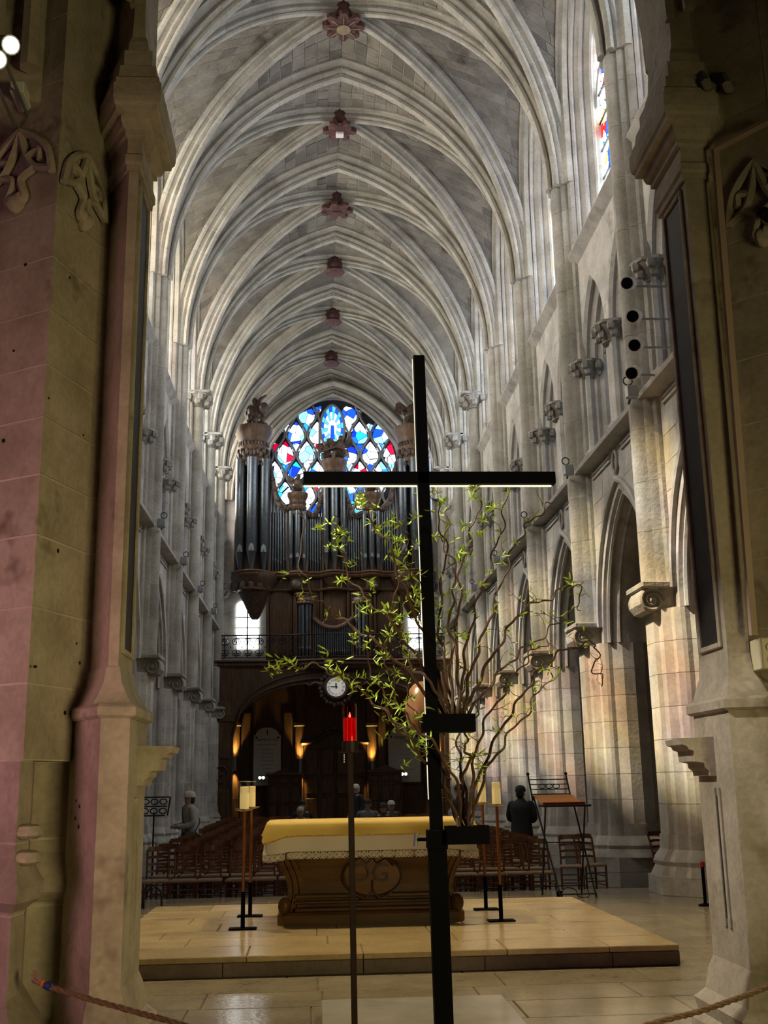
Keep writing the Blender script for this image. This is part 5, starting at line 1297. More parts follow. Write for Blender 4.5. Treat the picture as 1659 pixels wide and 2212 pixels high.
MB().box(acx-1.04, acx+1.04, ayf-.015, ayf+aD+.015, PZ+.98, PZ+1.02, .01).build('altar_top', MT['altar'], al)
# ---- cloths
ZT = PZ+1.02
def cloth_ring(hx, hy, z, wave, amp, n=96, cz_=0, corner=0, seed=0, cornerdrop=0):
    out = []; cy = ayf+aD/2; rq = random.Random(seed); ph = rq.uniform(0, 6)
    for i in range(n):
        t = 2*pi*i/n; c, s = cos(t), sin(t); k = (abs(c)**20+abs(s)**20)**(-1/20)
        x, y = c*k, s*k
        co = max(0, (abs(x)*abs(y)-.75)/.25)
        wv = amp*sin(wave*t+ph)+amp*.5*sin(wave*2.3*t)
        out.append((acx+x*(hx+wv+corner*co), cy+y*(hy+wv*.6+corner*co), z-cornerdrop*co))
    return out
wcl = plain('white_linen', (.80, .76, .76), .8, var=.04, scale=3)
lace = plain('white_lace', (.85, .80, .78), .8, var=.05)
hx, hy = 1.085, aD/2+.05
zh = at(800, 1836, ayf-.03).z; zl_ = at(800, 1852, ayf-.03).z
t = thing('altar_linen', 'white linen altar cloth with a lace border under the yellow cloth', 'cloth', (acx, ayf+aD/2, ZT), None)
q = MB(); q.loft([cloth_ring(.05, .05, ZT+.003, 0, 0), cloth_ring(hx, hy, ZT+.003, 0, 0), cloth_ring(hx+.012, hy+.012, ZT-.01, 0, 0), cloth_ring(hx+.02, hy+.015, ZT-.1, 11, .006), cloth_ring(hx+.03, hy+.02, zh, 11, .010, corner=.02, cornerdrop=.04)]); q.build('linen_sheet', wcl, t, 1.2)
lm = MB()
lm.sweep(circ(.006, 4), [(.024*cos(a), 0, .0+.024*sin(a)) for a in [2*pi*i/10 for i in range(10)]], side=(0,1,0), loop=True)
lm.sweep(circ(.005, 4), [(.011*cos(a), 0, .0+.011*sin(a)) for a in [2*pi*i/8 for i in range(8)]], side=(0,1,0), loop=True)
lm.sweep(circ(.004, 4), [(-.035, 0, .036), (.035, 0, .036), (.035, 0, -.022), (.018, 0, -.038), (0, 0, -.03), (-.018, 0, -.038), (-.035, 0, -.022)], side=(0,1,0), loop=True)
for dz in (-.018, 0, .018): lm.ball((.033, 0, dz), .007, 5, 4)
LM = lm.mesh('lace_motif', lace)
hem = cloth_ring(hx+.03, hy+.02, zh-.035, 11, .010, 360, corner=.02, cornerdrop=.04); acc = 0; last = None
for i in range(360):
    a, b_ = Vector(hem[i]), Vector(hem[(i+1) % 360]); acc += (b_-a).length
    if acc >= .07:
        acc -= .07
        if a.y > ayf+aD: continue
        o = place(LM, 'lace_motif', t, tuple(a-t.location), atan2(b_.y-a.y, b_.x-a.x))
        tag(o, kind=None)
yel = plain('yellow_silk', (.72, .52, .13), .55, var=.06, scale=3)
trim = plain('gold_braid', (.45, .30, .06), .5, var=.4, scale=60)
zy = at(800, 1803, ayf-.06).z
t = thing('altar_cloth', 'yellow silk cloth with gold braid draped over the altar top', 'cloth', (acx, ayf+aD/2, ZT))
h1 = cloth_ring(hx+.05, hy+.05, zy, 9, .016, corner=.05, seed=3, cornerdrop=.10)
q = MB(); q.loft([cloth_ring(.05, .05, ZT+.012, 0, 0), cloth_ring(hx-.05, hy-.03, ZT+.012, 0, 0), cloth_ring(hx+.006, hy+.006, ZT+.008, 0, 0), cloth_ring(hx+.022, hy+.022, ZT-.02, 9, .003, seed=3), cloth_ring(hx+.035, hy+.035, ZT-.07, 9, .009, corner=.02, seed=3, cornerdrop=.02), h1]); q.build('silk_sheet', yel, t, 1.2)
q = MB(); q.tube([Vector(p)+Vector((0, 0, .004)) for p in h1], .008, 5, loop=True); q.build('gold_trim', trim, t, .9)
# ---- altar candlesticks
def candlestick(name, label, x, y, h=.0):
    t = thing('candlestick', label, 'candlestick', (x, y, PZ), 'standing candlesticks round the altar')
    MB().box(x-.14, x+.14, y-.075, y+.075, PZ, PZ+.016, .004).build('base_plate', MT['black'], t)
    q = MB(); q.lathe([(.022, PZ+.016), (.022, PZ+.36)], (x, y, 0), 10); q.build('lower_pole', MT['black'], t, .6)
    q = MB(); q.lathe([(.016, PZ+.36), (.016, PZ+1.16+h)], (x, y, 0), 10); q.build('copper_pole', MT['copper'], t, .6)
    z = PZ+1.16+h
    q = MB(); q.lathe([(.02, z-.01), (.07, z), (.095, z+.012), (.095, z+.018), (.06, z+.012), (0, z+.012)], (x, y, 0), 18); q.build('drip_dish', MT['brass'], t, .5)
    q = MB(); q.lathe([(.046, z+.014), (.047, z+.02), (.047, z+.235), (.042, z+.243), (.0, z+.238)], (x, y, 0), 18); ca = q.build('candle', MT['wax'], t, .5)
    q = MB(); q.lathe([(.050, z+.17), (.052, z+.175), (.052, z+.295), (.049, z+.295), (.049, z+.18)], (x, y, 0), 18); q.build('glass_cylinder', MT['glass'], t, .5)
    q = MB(); q.sweep(circ(.002, 4), [(x+.0505*cos(a), y+.0505*sin(a), z+.294) for a in [2*pi*i/20 for i in range(20)]], side=(0,0,1), loop=True); q.build('glass_rim', MT['white'], t)
    q = MB(); q.tube([(x, y, z+.238), (x+.002, y, z+.252)], .002, 4); q.build('wick', MT['black'], ca)
candlestick('a', 'copper-poled candlestick left of the altar, nearer the viewer', -.746, 11.90)
candlestick('b', 'copper-poled candlestick left of the altar, farther from the viewer', -.736, 13.0)
candlestick('c', 'copper-poled candlestick right of the altar, nearer the viewer', 1.914, 12.03)
candlestick('d', 'copper-poled candlestick right of the altar, farther from the viewer', 1.916, 13.1)
# ---- grey plinth
pl = thing('stone_plinth', 'low polished grey stone plinth under the black cross', 'plinth', (.68, 7.1, 0))
MB().box(.03, 1.33, 5.55, 8.45, 0, .10, .008).build('plinth_block', plain('polished_grey_stone', (.44, .43, .42), .14, var=.12, scale=4), pl)
# ---- black cross
CX_, CY_ = .665, 6.2
cr = thing('cross', 'tall thin black steel cross with light strips along its edges', 'cross', (CX_, CY_, .10))
lean = lambda z: (.62-.665)*(z-.10)/(3.98)
def cbar(x0, x1, z0, z1, d, name, mat):
    q = MB(); q.box(CX_+x0, CX_+x1, CY_-d, CY_+d, z0, z1, .003); q.xf(lambda p: (p[0]+lean(p[2]), p[1], p[2])); return q.build(name, mat, cr)
cbar(-.048, .048, .10, 1.25, .045, 'lower_post', MT['black'])
cbar(-.034, .034, 1.2, 4.08, .030, 'upper_post', MT['black'])
zA = at(911, 1034, CY_).z
cbar(-.70, .78, zA-.036, zA+.036, .030, 'cross_arm', MT['black'])
for (x0, x1, z0, z1, n_) in ((-.70, -.036, zA-.044, zA-.037, 0), (.036, .76, zA-.044, zA-.037, 0), (-.0375, -.0345, 1.5, zA-.04, 0), (-.0375, -.0345, zA+.04, 4.07, 0)): 
    q = MB(); q.box(CX_+x0, CX_+x1, CY_+.012, CY_+.028, z0, z1); q.xf(lambda p: (p[0]+lean(p[2]), p[1], p[2])); q.build('light_strip', MT['led'], cr)
zc = at(930, 1813, CY_).z; xl_ = CX_+lean(zc)
MB().box(xl_-.055, xl_+.055, CY_-.05, CY_+.05, zc-.05, zc+.05, .004).build('clamp_collar', MT['black'], cr)
q = MB(); q.tube([(xl_-.055, CY_, zc), (xl_-.115, CY_, zc)], .010, 8); q.build('clamp_screw', MT['black'], cr); q = MB(); q.tube([(xl_-.118, CY_, zc-.036), (xl_-.11, CY_, zc+.036)], .011, 8); q.build('clamp_handle', plain('steel_handle', (.18,.18,.18), .4, .6), cr)
# planter boxes on the cross
def planter(label, xa, xb, ya, yb, dy):
    a = at(xa, yb, CY_-.05+dy); b = at(xb, ya, CY_-.05+dy)
    t = thing('planter_box', label, 'planter', ((a.x+b.x)/2, CY_+dy, a.z), 'black planter boxes on the cross')
    x0, x1, z0, z1 = a.x, b.x, a.z, b.z; y0, y1 = CY_-.05+dy, CY_+.09+dy
    for (p0, p1, q0, q1) in ((x0, x1, y0, y0+.008), (x0, x1, y1-.008, y1), (x0, x0+.008, y0+.008, y1-.008), (x1-.008, x1, y0+.008, y1-.008)): MB().box(p0, p1, q0, q1, z0, z1).build('box_side', MT['black'], t)
    MB().box(x0+.008, x1-.008, y0+.008, y1-.008, z0, z1-.012).build('floral_foam', plain('floral_foam', (.02, .07, .03), .9), t)
    return t
planter('black steel planter box high on the cross, full of willow stems', 915, 1027, 1541, 1582, -.045)
planter('black steel planter box low on the cross beside the clamp', 967, 1057, 1784, 1825, -.045)
# copper egg behind the cross
e = at(912, 1530, 6.75); t = thing('copper_ornament', 'egg-shaped polished copper ornament hung behind the cross post', 'ornament', tuple(e))
q = MB(); q.ball(e, .1, 24, 16, 1.05, 1.05, 1.62); q.build('copper_shell', plain('polished_copper', (.45, .22, .10), .3, .15, var=.1), t, 1.5)
q = MB(); q.tube([(e.x+.02, e.y-.05, e.z+.12), (CX_, CY_+.03, e.z+.15)], .012, 6); q.build('hanger', MT['black'], t)
# ---- sanctuary candle stand
sx_, sy_ = .198, 6.2
t = thing('sanctuary_lamp', 'red glass sanctuary candle on a tall dark pole', 'candle', (sx_, sy_, .10))
zt = at(757, 1613, sy_).z
dk = plain('dark_bronze', (.022, .012, .010), .5, .2, spec=.2)
MB().lathe([(.11, .10), (.11, .115), (.02, .12)], (sx_, sy_, 0), 20).build('pole_base', dk, t)
q = MB(); q.box(sx_-.016, sx_+.016, sy_-.016, sy_+.016, .11, zt-.03, .003); q.xf(lambda p: (p[0]-.012*(p[2]-.1)/1.7, p[1], p[2])); q.build('pole', dk, t)
cxx = sx_-.012
MB().lathe([(.0, zt-.03), (.062, zt-.03), (.062, zt-.026), (.0, zt-.026)], (cxx, sy_, 0), 20).build('dish', dk, t)
q = MB(); q.lathe([(.045, zt-.026), (.045, zt+.03), (.042, zt+.03), (.042, zt-.02)], (cxx, sy_, 0), 20); q.build('cup', dk, t, .5)
z0, z1 = zt-.02, at(757, 1521, sy_).z
lq = z0+(z1-z0)*.70
q = MB(); q.lathe([(.036, z0), (.0365, lq), (0, lq)], (cxx, sy_, 0), 20); q.build('red_wax', MT['redglass'], t, .5)
q = MB(); q.lathe([(.038, z0), (.039, z1-.015), (.036, z1), (.034, z1)], (cxx, sy_, 0), 20); q.build('red_glass', clearglass('red_glass_shell', (.75, .03, .04)), t, .5)
q = MB(); q.lathe([(.001, lq), (.007, lq+.008), (.005, lq+.018), (.0005, lq+.032)], (cxx, sy_-.004, 0), 8); q.build('flame', MT['flame'], t, .9)
q = MB()
for k in range(4): 
    q = MB(); q.ball((cxx-.034, sy_-.045, zt-.045-.012*k), .004, 6, 4, 1, 1, 1.4); q.build('wax_drip', MT['white'], t)
# ================================================================== CHAIRS
def chair_parts():
    """ladder-back rush chair, facing -y; list of (name, MB, mat)"""
    P = []; w, d, zs, zb = .355, .36, .45, .88
    for s in (-1, 1):
        q = MB(); q.tube([(s*w/2, -d/2, 0), (s*w/2, -d/2, zs+.01)], .017, 6); P.append(('front_leg', q, 'chair'))
        q = MB(); q.tube(smoothpath([(s*(w/2-.02), d/2, 0), (s*(w/2-.02), d/2, zs), (s*(w/2-.02), d/2+.03, zs+.2), (s*(w/2-.015), d/2+.10, zb+.01)], 3), .017, 6); P.append(('back_post', q, 'chair'))
        for z in (.14, .28): q = MB(); q.tube([(s*w/2, -d/2, z), (s*(w/2-.02), d/2, z)], .010, 5); P.append(('side_stretcher', q, 'chair'))
    for z in (.20, .33): q = MB(); q.tube([(-w/2, -d/2, z), (w/2, -d/2, z)], .011, 5); P.append(('front_stretcher', q, 'chair'))
    q = MB(); q.tube([(-w/2+.02, d/2, .22), (w/2-.02, d/2, .22)], .010, 5); P.append(('back_stretcher', q, 'chair'))
    q = MB(); q.loft([[(-w/2-.015, -d/2-.015, zs-.02), (w/2+.015, -d/2-.015, zs-.02), (w/2, d/2, zs-.02), (-w/2, d/2, zs-.02)], [(-w/2-.02, -d/2-.02, zs), (w/2+.02, -d/2-.02, zs), (w/2, d/2, zs), (-w/2, d/2, zs)], [(-w/2-.005, -d/2-.01, zs+.02), (w/2+.005, -d/2-.01, zs+.02), (w/2-.01, d/2, zs+.015), (-w/2+.01, d/2, zs+.015)]], cap0=True, cap1=True); P.append(('rush_seat', q, 'rush'))
    for i, (z, h, k) in enumerate(((zs+.10, .035, .015), (zs+.20, .038, .04), (zs+.30, .042, .07), (zs+.40, .075, .095))):
        q = MB(); rings = []
        for j in range(7):
            u = -1+2*j/6; x = u*(w/2-.02); y = d/2+k+.022*(1-u*u); zz = z+.012*(1-u*u)
            rings.append([(x, y-.006, zz), (x, y+.006, zz), (x, y+.010, zz+h), (x, y-.002, zz+h)])
        q.loft(rings, cap0=True, cap1=True); P.append(('back_slat', q, 'chair'))
    return P
CH = chair_parts(); CHM = [(n, m.mesh(n, MT[mt], .6)) for n, m, mt in CH]
one = bpy.data.meshes.new('chair_whole')
allm = MB(); fm = []
for n, m_, mt in CH: fm += [0 if mt == 'chair' else 1]*len(m_.f); allm.add(m_.v, m_.f)
one.from_pydata(allm.v, [], allm.f); one.materials.append(MT['chair']); one.materials.append(MT['rush']); one.polygons.foreach_set('material_index', fm)
ORD = ['first', 'second', 'third', 'fourth', 'fifth', 'sixth', 'seventh', 'eighth', 'ninth', 'tenth', 'eleventh', 'twelfth', 'thirteenth', 'fourteenth', 'fifteenth', 'sixteenth', 'seventeenth', 'eighteenth', 'nineteenth', 'twentieth', 'twenty-first', 'twenty-second']
rc = random.Random(11)
def chair(loc, rz, label, group, detail=True):
    if detail:
        t = thing('chair', label, 'chair', loc, group); t.rotation_euler = (0, 0, rz)
        for n, me in CHM: place(me, n, t)
    else:
        t = bpy.data.objects.new('chair', one); COL.objects.link(t); t.location = loc; t.rotation_euler = (0, 0, rz); tag(t, label, 'chair', group)
    return t
LC = [at(337+59*i, 1890, 17.55).x for i in range(6)]
RCX = [at(1064+54*i, 1890, 17.55).x for i in range(-2, 3)]
STAND = [(410, 1715, 22.8), (1124, 1705, 22.3), (993, 1705, 24.5), (769, 1705, 34), (653, 1738, 31.0), (649, 1757, 29.5), (794, 1736, 30.5), (828, 1747, 29.0), (845, 1741, 31.6), (1153, 1775, 23.5), (333, 1742, 19.5)]
STAND = [(at(x, y, Y).x, Y) for x, y, Y in STAND]
free = lambda x, y: all(abs(x-a) > .46 or abs(y-b) > .62 for a, b in STAND)
for r in range(18):
    y = 17.62+.86*r
    for i, x in enumerate(LC):
        if not free(x, y): continue
        chair((x+rc.uniform(-.03, .03), y+rc.uniform(-.05, .05), ZF), rc.uniform(-.09, .09), f'rush-seated ladder-back chair in the left-hand block, {ORD[r]} row back, {ORD[i]} from the outer side', 'chairs in the left-hand block of the nave', r < 7)
    for i, x in enumerate(RCX):
        if not free(x, y): continue
        chair((x+rc.uniform(-.03, .03), y+rc.uniform(-.05, .05), ZF), rc.uniform(-.09, .09), f'rush-seated ladder-back chair in the right-hand block, {ORD[r]} row back, {ORD[i]} from the altar side', 'chairs in the right-hand block of the nave', r < 7)
c1 = at(1236, 1845, 18.6); c2 = at(1280, 1842, 18.75); c3 = at(1447, 1850, 19.2)
chair((c1.x, 18.7, ZF), -.15, 'single ladder-back chair in front of the second right-hand pier', 'loose chairs by the right-hand piers')
chair((c2.x, 18.9, ZF), .2, 'ladder-back chair half hidden by the second right-hand pier', 'loose chairs by the right-hand piers')
chair((c3.x, 19.3, ZF), .5, 'ladder-back chair glimpsed in the dark aisle between two right-hand piers', 'loose chairs by the right-hand piers')
c4 = at(1153, 1775, 23.4); chair((c4.x, 23.5, ZF), 1.3, 'ladder-back chair behind the dark-coated visitor', 'loose chairs by the right-hand piers')

# ================================================================== PEOPLE
skinm = plain('skin', (.48, .30, .22), .5, var=.05)
def person(label, x, y, H, rz, coat, legs, hair, seated=False, hat=None, pose='down', bag=False, collar=None):
    """one skinned body plus clothing and hair; local frame faces -y"""
    z0 = ZF; t = thing('person', label, 'person', (x, y, z0)); k = H/1.7
    V = []; E = []; R = []
    def v(p, r, par=None):
        V.append((p[0]*k, p[1]*k, p[2]*k)); R.append(r*k)
        if par is not None: E.append((par, len(V)-1))
        return len(V)-1
    sd = -.42 if seated else 0
    pel = v((0, .02, .92+sd), .14); wa = v((0, .02, 1.08+sd), .13, pel); chst = v((0, .01, 1.28+sd), .155, wa); up = v((0, .0, 1.40+sd), .10, chst); nk = v((0, -.01, 1.48+sd), .052, up)
    hd0 = v((0, -.03, 1.555+sd), .072, nk); hd1 = v((0, -.025, 1.64+sd), .088, hd0); v((0, -.015, 1.70+sd), .055, hd1)
    A = {'down': ((.21, .0, 1.38), (.26, .03, 1.12), (.25, -.08, .88), (.25, -.10, .80)), 'read': ((.21, 0, 1.38), (.25, -.02, 1.13), (.12, -.26, 1.08), (.06, -.32, 1.10)), 'fold': ((.21, 0, 1.38), (.26, -.02, 1.12), (.08, -.2, 1.08), (0, -.22, 1.07))}[pose]
    hands = []
    for s in (-1, 1):
        p = chst if False else up
        for (px_, py_, pz), r in zip(A, (.075, .052, .038, .032)): p = v((s*px_, py_, pz+sd), r, p)
        for f in range(4): v((s*A[3][0]+s*(-.025+.017*f), A[3][1]-.045, A[3][2]-.06+sd), .009, p)
        v((s*A[3][0]-s*.04, A[3][1]-.03, A[3][2]-.01+sd), .01, p)
        if seated: L = ((.09, -.02, .50), (.11, -.40, .50), (.11, -.40, .10), (.11, -.50, .04))
        else: L = ((.09, .02, .86), (.10, .0, .50), (.10, .03, .09), (.10, -.10, .04))
        p = pel
        for (px_, py_, pz), r in zip(L, (.10, .065, .045, .04)): p = v((s*px_, py_, pz), r, p)
    me = bpy.data.meshes.new('body'); me.from_pydata(V, E, []); o = bpy.data.objects.new('body', me); COL.objects.link(o); o.parent = t
    me.materials.append(skinm)
    md = o.modifiers.new('skin', 'SKIN')
    for i, sv in enumerate(me.skin_vertices[0].data): sv.radius = (R[i], R[i]); sv.use_root = (i == 0)
    o.modifiers.new('sub', 'SUBSURF').levels = 1; o.modifiers['sub'].render_levels = 1
    for p in me.polygons: p.use_smooth = True
    # coat: lofted torso, skirt and sleeves
    cm = plain('coat_'+label[:12].replace(' ', '_'), coat, .8, var=.12, scale=10)
    def el(rx, ry, z, cy=.02, n=16): return [(rx*k*cos(2*pi*i/n), (cy+ry*sin(2*pi*i/n))*k, z*k) for i in range(n)]
    q = MB(); base = .50 if seated else .62
    rings = [el(.23, .19, base), el(.235, .19, base+.15), el(.215, .17, 1.0+sd), el(.20, .155, 1.12+sd), el(.23, .165, 1.30+sd), el(.215, .145, 1.40+sd), el(.13, .10, 1.46+sd), el(.075, .075, 1.50+sd, 0), el(.07, .07, 1.515+sd, -.005)]
    q.loft(rings); 
    q.xf(lambda p: p); co = MB(); co.add(q.v, q.f)
    for s in (-1, 1):
        pts = [Vector((s*A[0][0]*.8, A[0][1], A[0][2]+sd))*k]+[Vector((s*a[0], a[1], a[2]+sd))*k for a in A[:3]]
        co.tube(smoothpath(pts, 4), .088*k, 9, .055*k)
    oc = bpy.data.objects.new('coat', co.mesh('coat', cm, 1.0)); COL.objects.link(oc); oc.parent = t
    if not seated:
        lm_ = plain('trousers_'+label[:10].replace(' ', '_'), legs, .8)
        for s in (-1, 1): q = MB(); q.tube([Vector((s*.095, .02, .85))*k, Vector((s*.105, .0, .48))*k, Vector((s*.105, .03, .06))*k], .105*k, 9, .07*k); o2 = bpy.data.objects.new('trouser_leg', q.mesh('trouser_leg', lm_, 1.0)); COL.objects.link(o2); o2.parent = t
    # hair / hat
    hm = plain('hair_'+label[:10].replace(' ', '_'), hair, .6, var=.2, scale=30)
    zz = 1.655+sd
    q = MB(); q.loft([[((.098 if hat is None else .102)*k*r*cos(a), (-.015+(.118 if hat is None else .122)*r*sin(a)+( .012))*k, (zz+h)*k) for a in [2*pi*i/14 for i in range(14)]] for r, h in ((1.02, -.01), (1.03, .03), (.92, .075), (.6, .11), (.05, .122))], cap1=True)
    o3 = bpy.data.objects.new('hat' if hat else 'hair', q.mesh('hair', plain('hat_cloth', hat, .8) if hat else hm, 1.0)); COL.objects.link(o3); o3.parent = t
    q = MB(); q.ball((0, .045*k, (1.60+sd)*k), .085*k, 10, 7, 1, .8, 1.15); o4 = bpy.data.objects.new('hair', q.mesh('hair', hm, 1.0)); COL.objects.link(o4); o4.parent = t
    if hat: q = MB(); q.loft([[(.09*k*cos(a), (-.09-.07*abs(sin(a)))*k, (zz+.015)*k) for a in [pi*i/8 for i in range(9)]], [(.088*k*cos(a), -.09*k, (zz+.03)*k) for a in [pi*i/8 for i in range(9)]]], closed=False); o5 = bpy.data.objects.new('hat_brim', q.mesh('hat_brim', plain('brim_cloth', hat, .8))); COL.objects.link(o5); o5.parent = t
    # face: eyes, nose, mouth, ears
    dkm = plain('eye_dark', (.02, .015, .012), .3)
    for s in (-1, 1):
        q = MB(); q.ball((s*.033*k, -.108*k, (1.618+sd)*k), .011*k, 6, 4); o6 = bpy.data.objects.new('eye', q.mesh('eye', dkm, 1)); COL.objects.link(o6); o6.parent = t
        q = MB(); q.ball((s*.092*k, -.015*k, (1.60+sd)*k), .022*k, 6, 4, .5, .8, 1.4); o6 = bpy.data.objects.new('ear', q.mesh('ear', skinm, 1)); COL.objects.link(o6); o6.parent = t
    q = MB(); q.ball((0, -.122*k, (1.59+sd)*k), .014*k, 6, 5, .8, 1, 1.5); o6 = bpy.data.objects.new('nose', q.mesh('nose', skinm, 1)); COL.objects.link(o6); o6.parent = t
    q = MB(); q.ball((0, -.105*k, (1.555+sd)*k), .020*k, 6, 4, 1.2, .5, .3); o6 = bpy.data.objects.new('mouth', q.mesh('mouth', plain('lips', (.35, .14, .12), .5), 1)); COL.objects.link(o6); o6.parent = t
    if bag:
        bm_ = plain('bag_black', (.012, .012, .014), .6)
        q = MB(); q.box(.16*k, .30*k, -.20*k, .10*k, .70*k, .98*k, .03*k); o7 = bpy.data.objects.new('shoulder_bag', q.mesh('shoulder_bag', bm_)); COL.objects.link(o7); o7.parent = t
        q = MB(); q.tube(smoothpath([Vector(p)*k for p in ((.23, -.1, .98), (.17, -.17, 1.2), (-.05, -.12, 1.46), (-.1, .05, 1.46), (.1, .19, 1.2), (.24, .05, .98))], 4), .012*k, 5); o7 = bpy.data.objects.new('bag_strap', q.mesh('bag_strap', bm_)); COL.objects.link(o7); o7.parent = t
    t.rotation_euler = (0, 0, rz); return t
p = at(410, 1715, 22.8); person('standing visitor in a white cap and pale coat with a dark shoulder bag', p.x, 22.8, 1.66, -1.15, (.42, .41, .38), (.30, .29, .27), (.03, .02, .015), hat=(.62, .58, .50), pose='read', bag=True)
p = at(1124, 1705, 22.3); person('standing visitor in a black coat and dark headwear by the right-hand chairs', p.x, 22.3, 1.66, 2.6, (.010, .010, .012), (.02, .02, .022), (.008, .008, .009), hat=(.012, .012, .014), pose='fold')
p = at(993, 1705, 24.5); person('dark-haired visitor in a black jacket seen through the willow stems', p.x, 24.5, 1.70, -1.2, (.012, .012, .014), (.03, .03, .04), (.02, .012, .008), pose='down')
p = at(769, 1705, 34); person('white-haired visitor in a dark jacket standing behind the candle pole', p.x, 34, 1.72, -.9, (.02, .028, .035), (.03, .03, .03), (.72, .70, .66), pose='down')
for lab, x, y, Y, coat, hair, rz in (('seated visitor with long dark hair and black top beyond the altar', 653, 1738, 31.0, (.012, .012, .014), (.012, .010, .009), .2),
        ('seated visitor with pale hair bent forward beyond the altar', 649, 1757, 29.5, (.10, .09, .08), (.55, .50, .42), .1),
        ('seated visitor in a grey top gazing up beyond the altar', 794, 1736, 30.5, (.12, .13, .14), (.03, .02, .015), -.1),
        ('seated visitor with short dark hair beside the altar cloth edge', 828, 1747, 29.0, (.02, .02, .022), (.03, .022, .018), -.2),
        ('seated visitor in a pale hat beyond the altar', 845, 1741, 31.6, (.06, .06, .06), (.5, .48, .44), .4)):
    p = at(x, y, Y); head = p.z-ZF
    tt = person(lab, p.x, Y, head+.50, rz, coat, coat, hair, seated=True, hat=(.62, .60, .56) if 'hat' in lab else None)
    # the chair each of them sits on
    chair((p.x, Y+.02, ZF), rz, 'ladder-back chair under the '+lab.replace('seated ', '').split(' beyond')[0].split(' beside')[0], 'occupied chairs beyond the altar', False)
# ================================================================== LECTERN
LY = 16.1
t = thing('lectern', 'black folding metal lectern with an orange and red cloth by the second pier', 'lectern', (at(1225, 1935, LY).x, LY, 0))
feet = [atz(1173, 1934, 0), atz(1200, 1936, 0), atz(1258, 1932, 0), atz(1284, 1940, 0)]
yn, yf = 15.78, 16.28
top_l, top_r = at(1178, 1740, yf).x, at(1262, 1740, yf).x
def bar(a, b_, r=.013, n='frame_bar'): q = MB(); q.tube([a, b_], r, 6); q.build(n, MT['iron'], t, .8)
zt0 = at(1220, 1738, 15.9).z; zb1 = at(1220, 1680, 16.4).z
for s, xx in ((0, feet[0].x), (1, feet[2].x)):
    bar((xx, yf, 0), (xx+.02, 15.85, zt0)); bar((xx+.16*(1 if s == 0 else .55), yn, 0), (xx-.05, 16.35, zt0+.12))
    bar((xx-.06, 16.35, zt0+.05), (xx-.09, 16.48, zb1+.05)); q = MB(); q.ball((xx-.09, 16.48, zb1+.06), .025, 6, 5); q.build('finial', MT['iron'], t, .8)
xa_, xb_ = feet[0].x, feet[2].x
for z in (.12, .72): bar((xa_, yf-.25*z, z), (xb_, yf-.25*z, z), .010)
bar((xa_+.16, yn, .05), (xb_+.1, yn, .05), .010)
for i in range(4): zz = zt0+.14+(zb1-zt0-.16)*i/3; bar((xa_-.07, 16.40+.02*i, zz), (xb_-.07, 16.40+.02*i, zz), .008, 'rack_bar')
for i in range(3): x = xa_+.1+(xb_-xa_-.35)*i/2; q = MB(); q.sweep(circ(.006, 4), [(x+.05*cos(a), 16.43, zt0+.25+.03*sin(a)) for a in [2*pi*k/12 for k in range(12)]], side=(0,1,0), loop=True); q.build('iron_ring', MT['iron'], t)
MB().box(xa_-.02, xb_+.10, 15.80, 16.15, zt0-.03, zt0, .005).build('book_ledge', MT['iron'], t)
q = MB(); q.loft([[(xa_-.05, 16.36, zt0+.13), (xb_-.06, 16.36, zt0+.13)], [(xa_+.0, 15.95, zt0+.02), (xb_+.02, 15.95, zt0+.02)]], closed=False); q.loft([[(xa_-.05, 16.36, zt0+.115), (xb_-.06, 16.36, zt0+.115)], [(xa_+.0, 15.95, zt0+.005), (xb_+.02, 15.95, zt0+.005)]], closed=False); q.build('orange_cloth', plain('orange_cloth', (.62, .27, .07), .8, var=.06), t)
q = MB(); q.box(xa_+.0, xb_+.03, 15.86, 15.96, zt0+.003, zt0+.035, .006); q.build('red_border', plain('red_cloth', (.22, .01, .015), .8), t)
q = MB(); q.tube(smoothpath([(xa_+.18, 15.9, .04), (xa_+.25, 15.85, .13), (xa_+.38, 15.85, .1), (xa_+.42, 15.85, .01), (xb_, 15.85, .01), (xb_+.02, 16.0, .1)], 5), .006, 5); q.build('power_cable', MT['black'], t); MB().box(xa_+.13, xa_+.2, 15.86, 15.94, .0, .09, .01).build('transformer', MT['black'], t)
# ---- music stand and tubular rail at the left
p = at(333, 1742, 19.5); t = thing('music_stand', 'black lattice music stand beside the left-hand pier', 'stand', (p.x, 19.5, ZF))
for z in (p.z-.15, p.z, p.z+.15): q = MB(); q.tube([(p.x-.25+.05*(z-p.z), 19.5+.3*(z-p.z), z), (p.x+.22+.2*(z-p.z), 19.5+.3*(z-p.z), z)], .014, 5); q.build('desk_bar', MT['iron'], t)
for s in (-1, 1):
    q = MB(); q.tube([(p.x+s*.235, 19.45, p.z-.15), (p.x+s*.235+.03, 19.55, p.z+.15)], .014, 5); q.build('desk_bar', MT['iron'], t)
for i in range(3):
    for d in (-.075, .075): q = MB(); q.sweep(circ(.010, 4), [(p.x-.15+.15*i+.06*cos(a), 19.5+.3*d, p.z+d+.045*sin(a)) for a in [2*pi*k/14 for k in range(14)]], side=(0,1,0), loop=True); q.build('desk_scroll', MT['iron'], t)
q = MB(); q.tube([(p.x, 19.5, ZF+.1), (p.x, 19.5, p.z-.1)], .015, 6); q.build('stand_pole', MT['iron'], t)
for k in range(3): a = 2*pi*k/3; q = MB(); q.tube([(p.x, 19.5, ZF+.25), (p.x+.28*cos(a), 19.5+.28*sin(a), ZF+.01)], .012, 5); q.build('stand_leg', MT['iron'], t)
p = atz(320, 1962, 0); t = thing('tubular_rail', 'curved black tubular rail at the choir edge beside the chairs', 'rail', (p.x, p.y, 0))
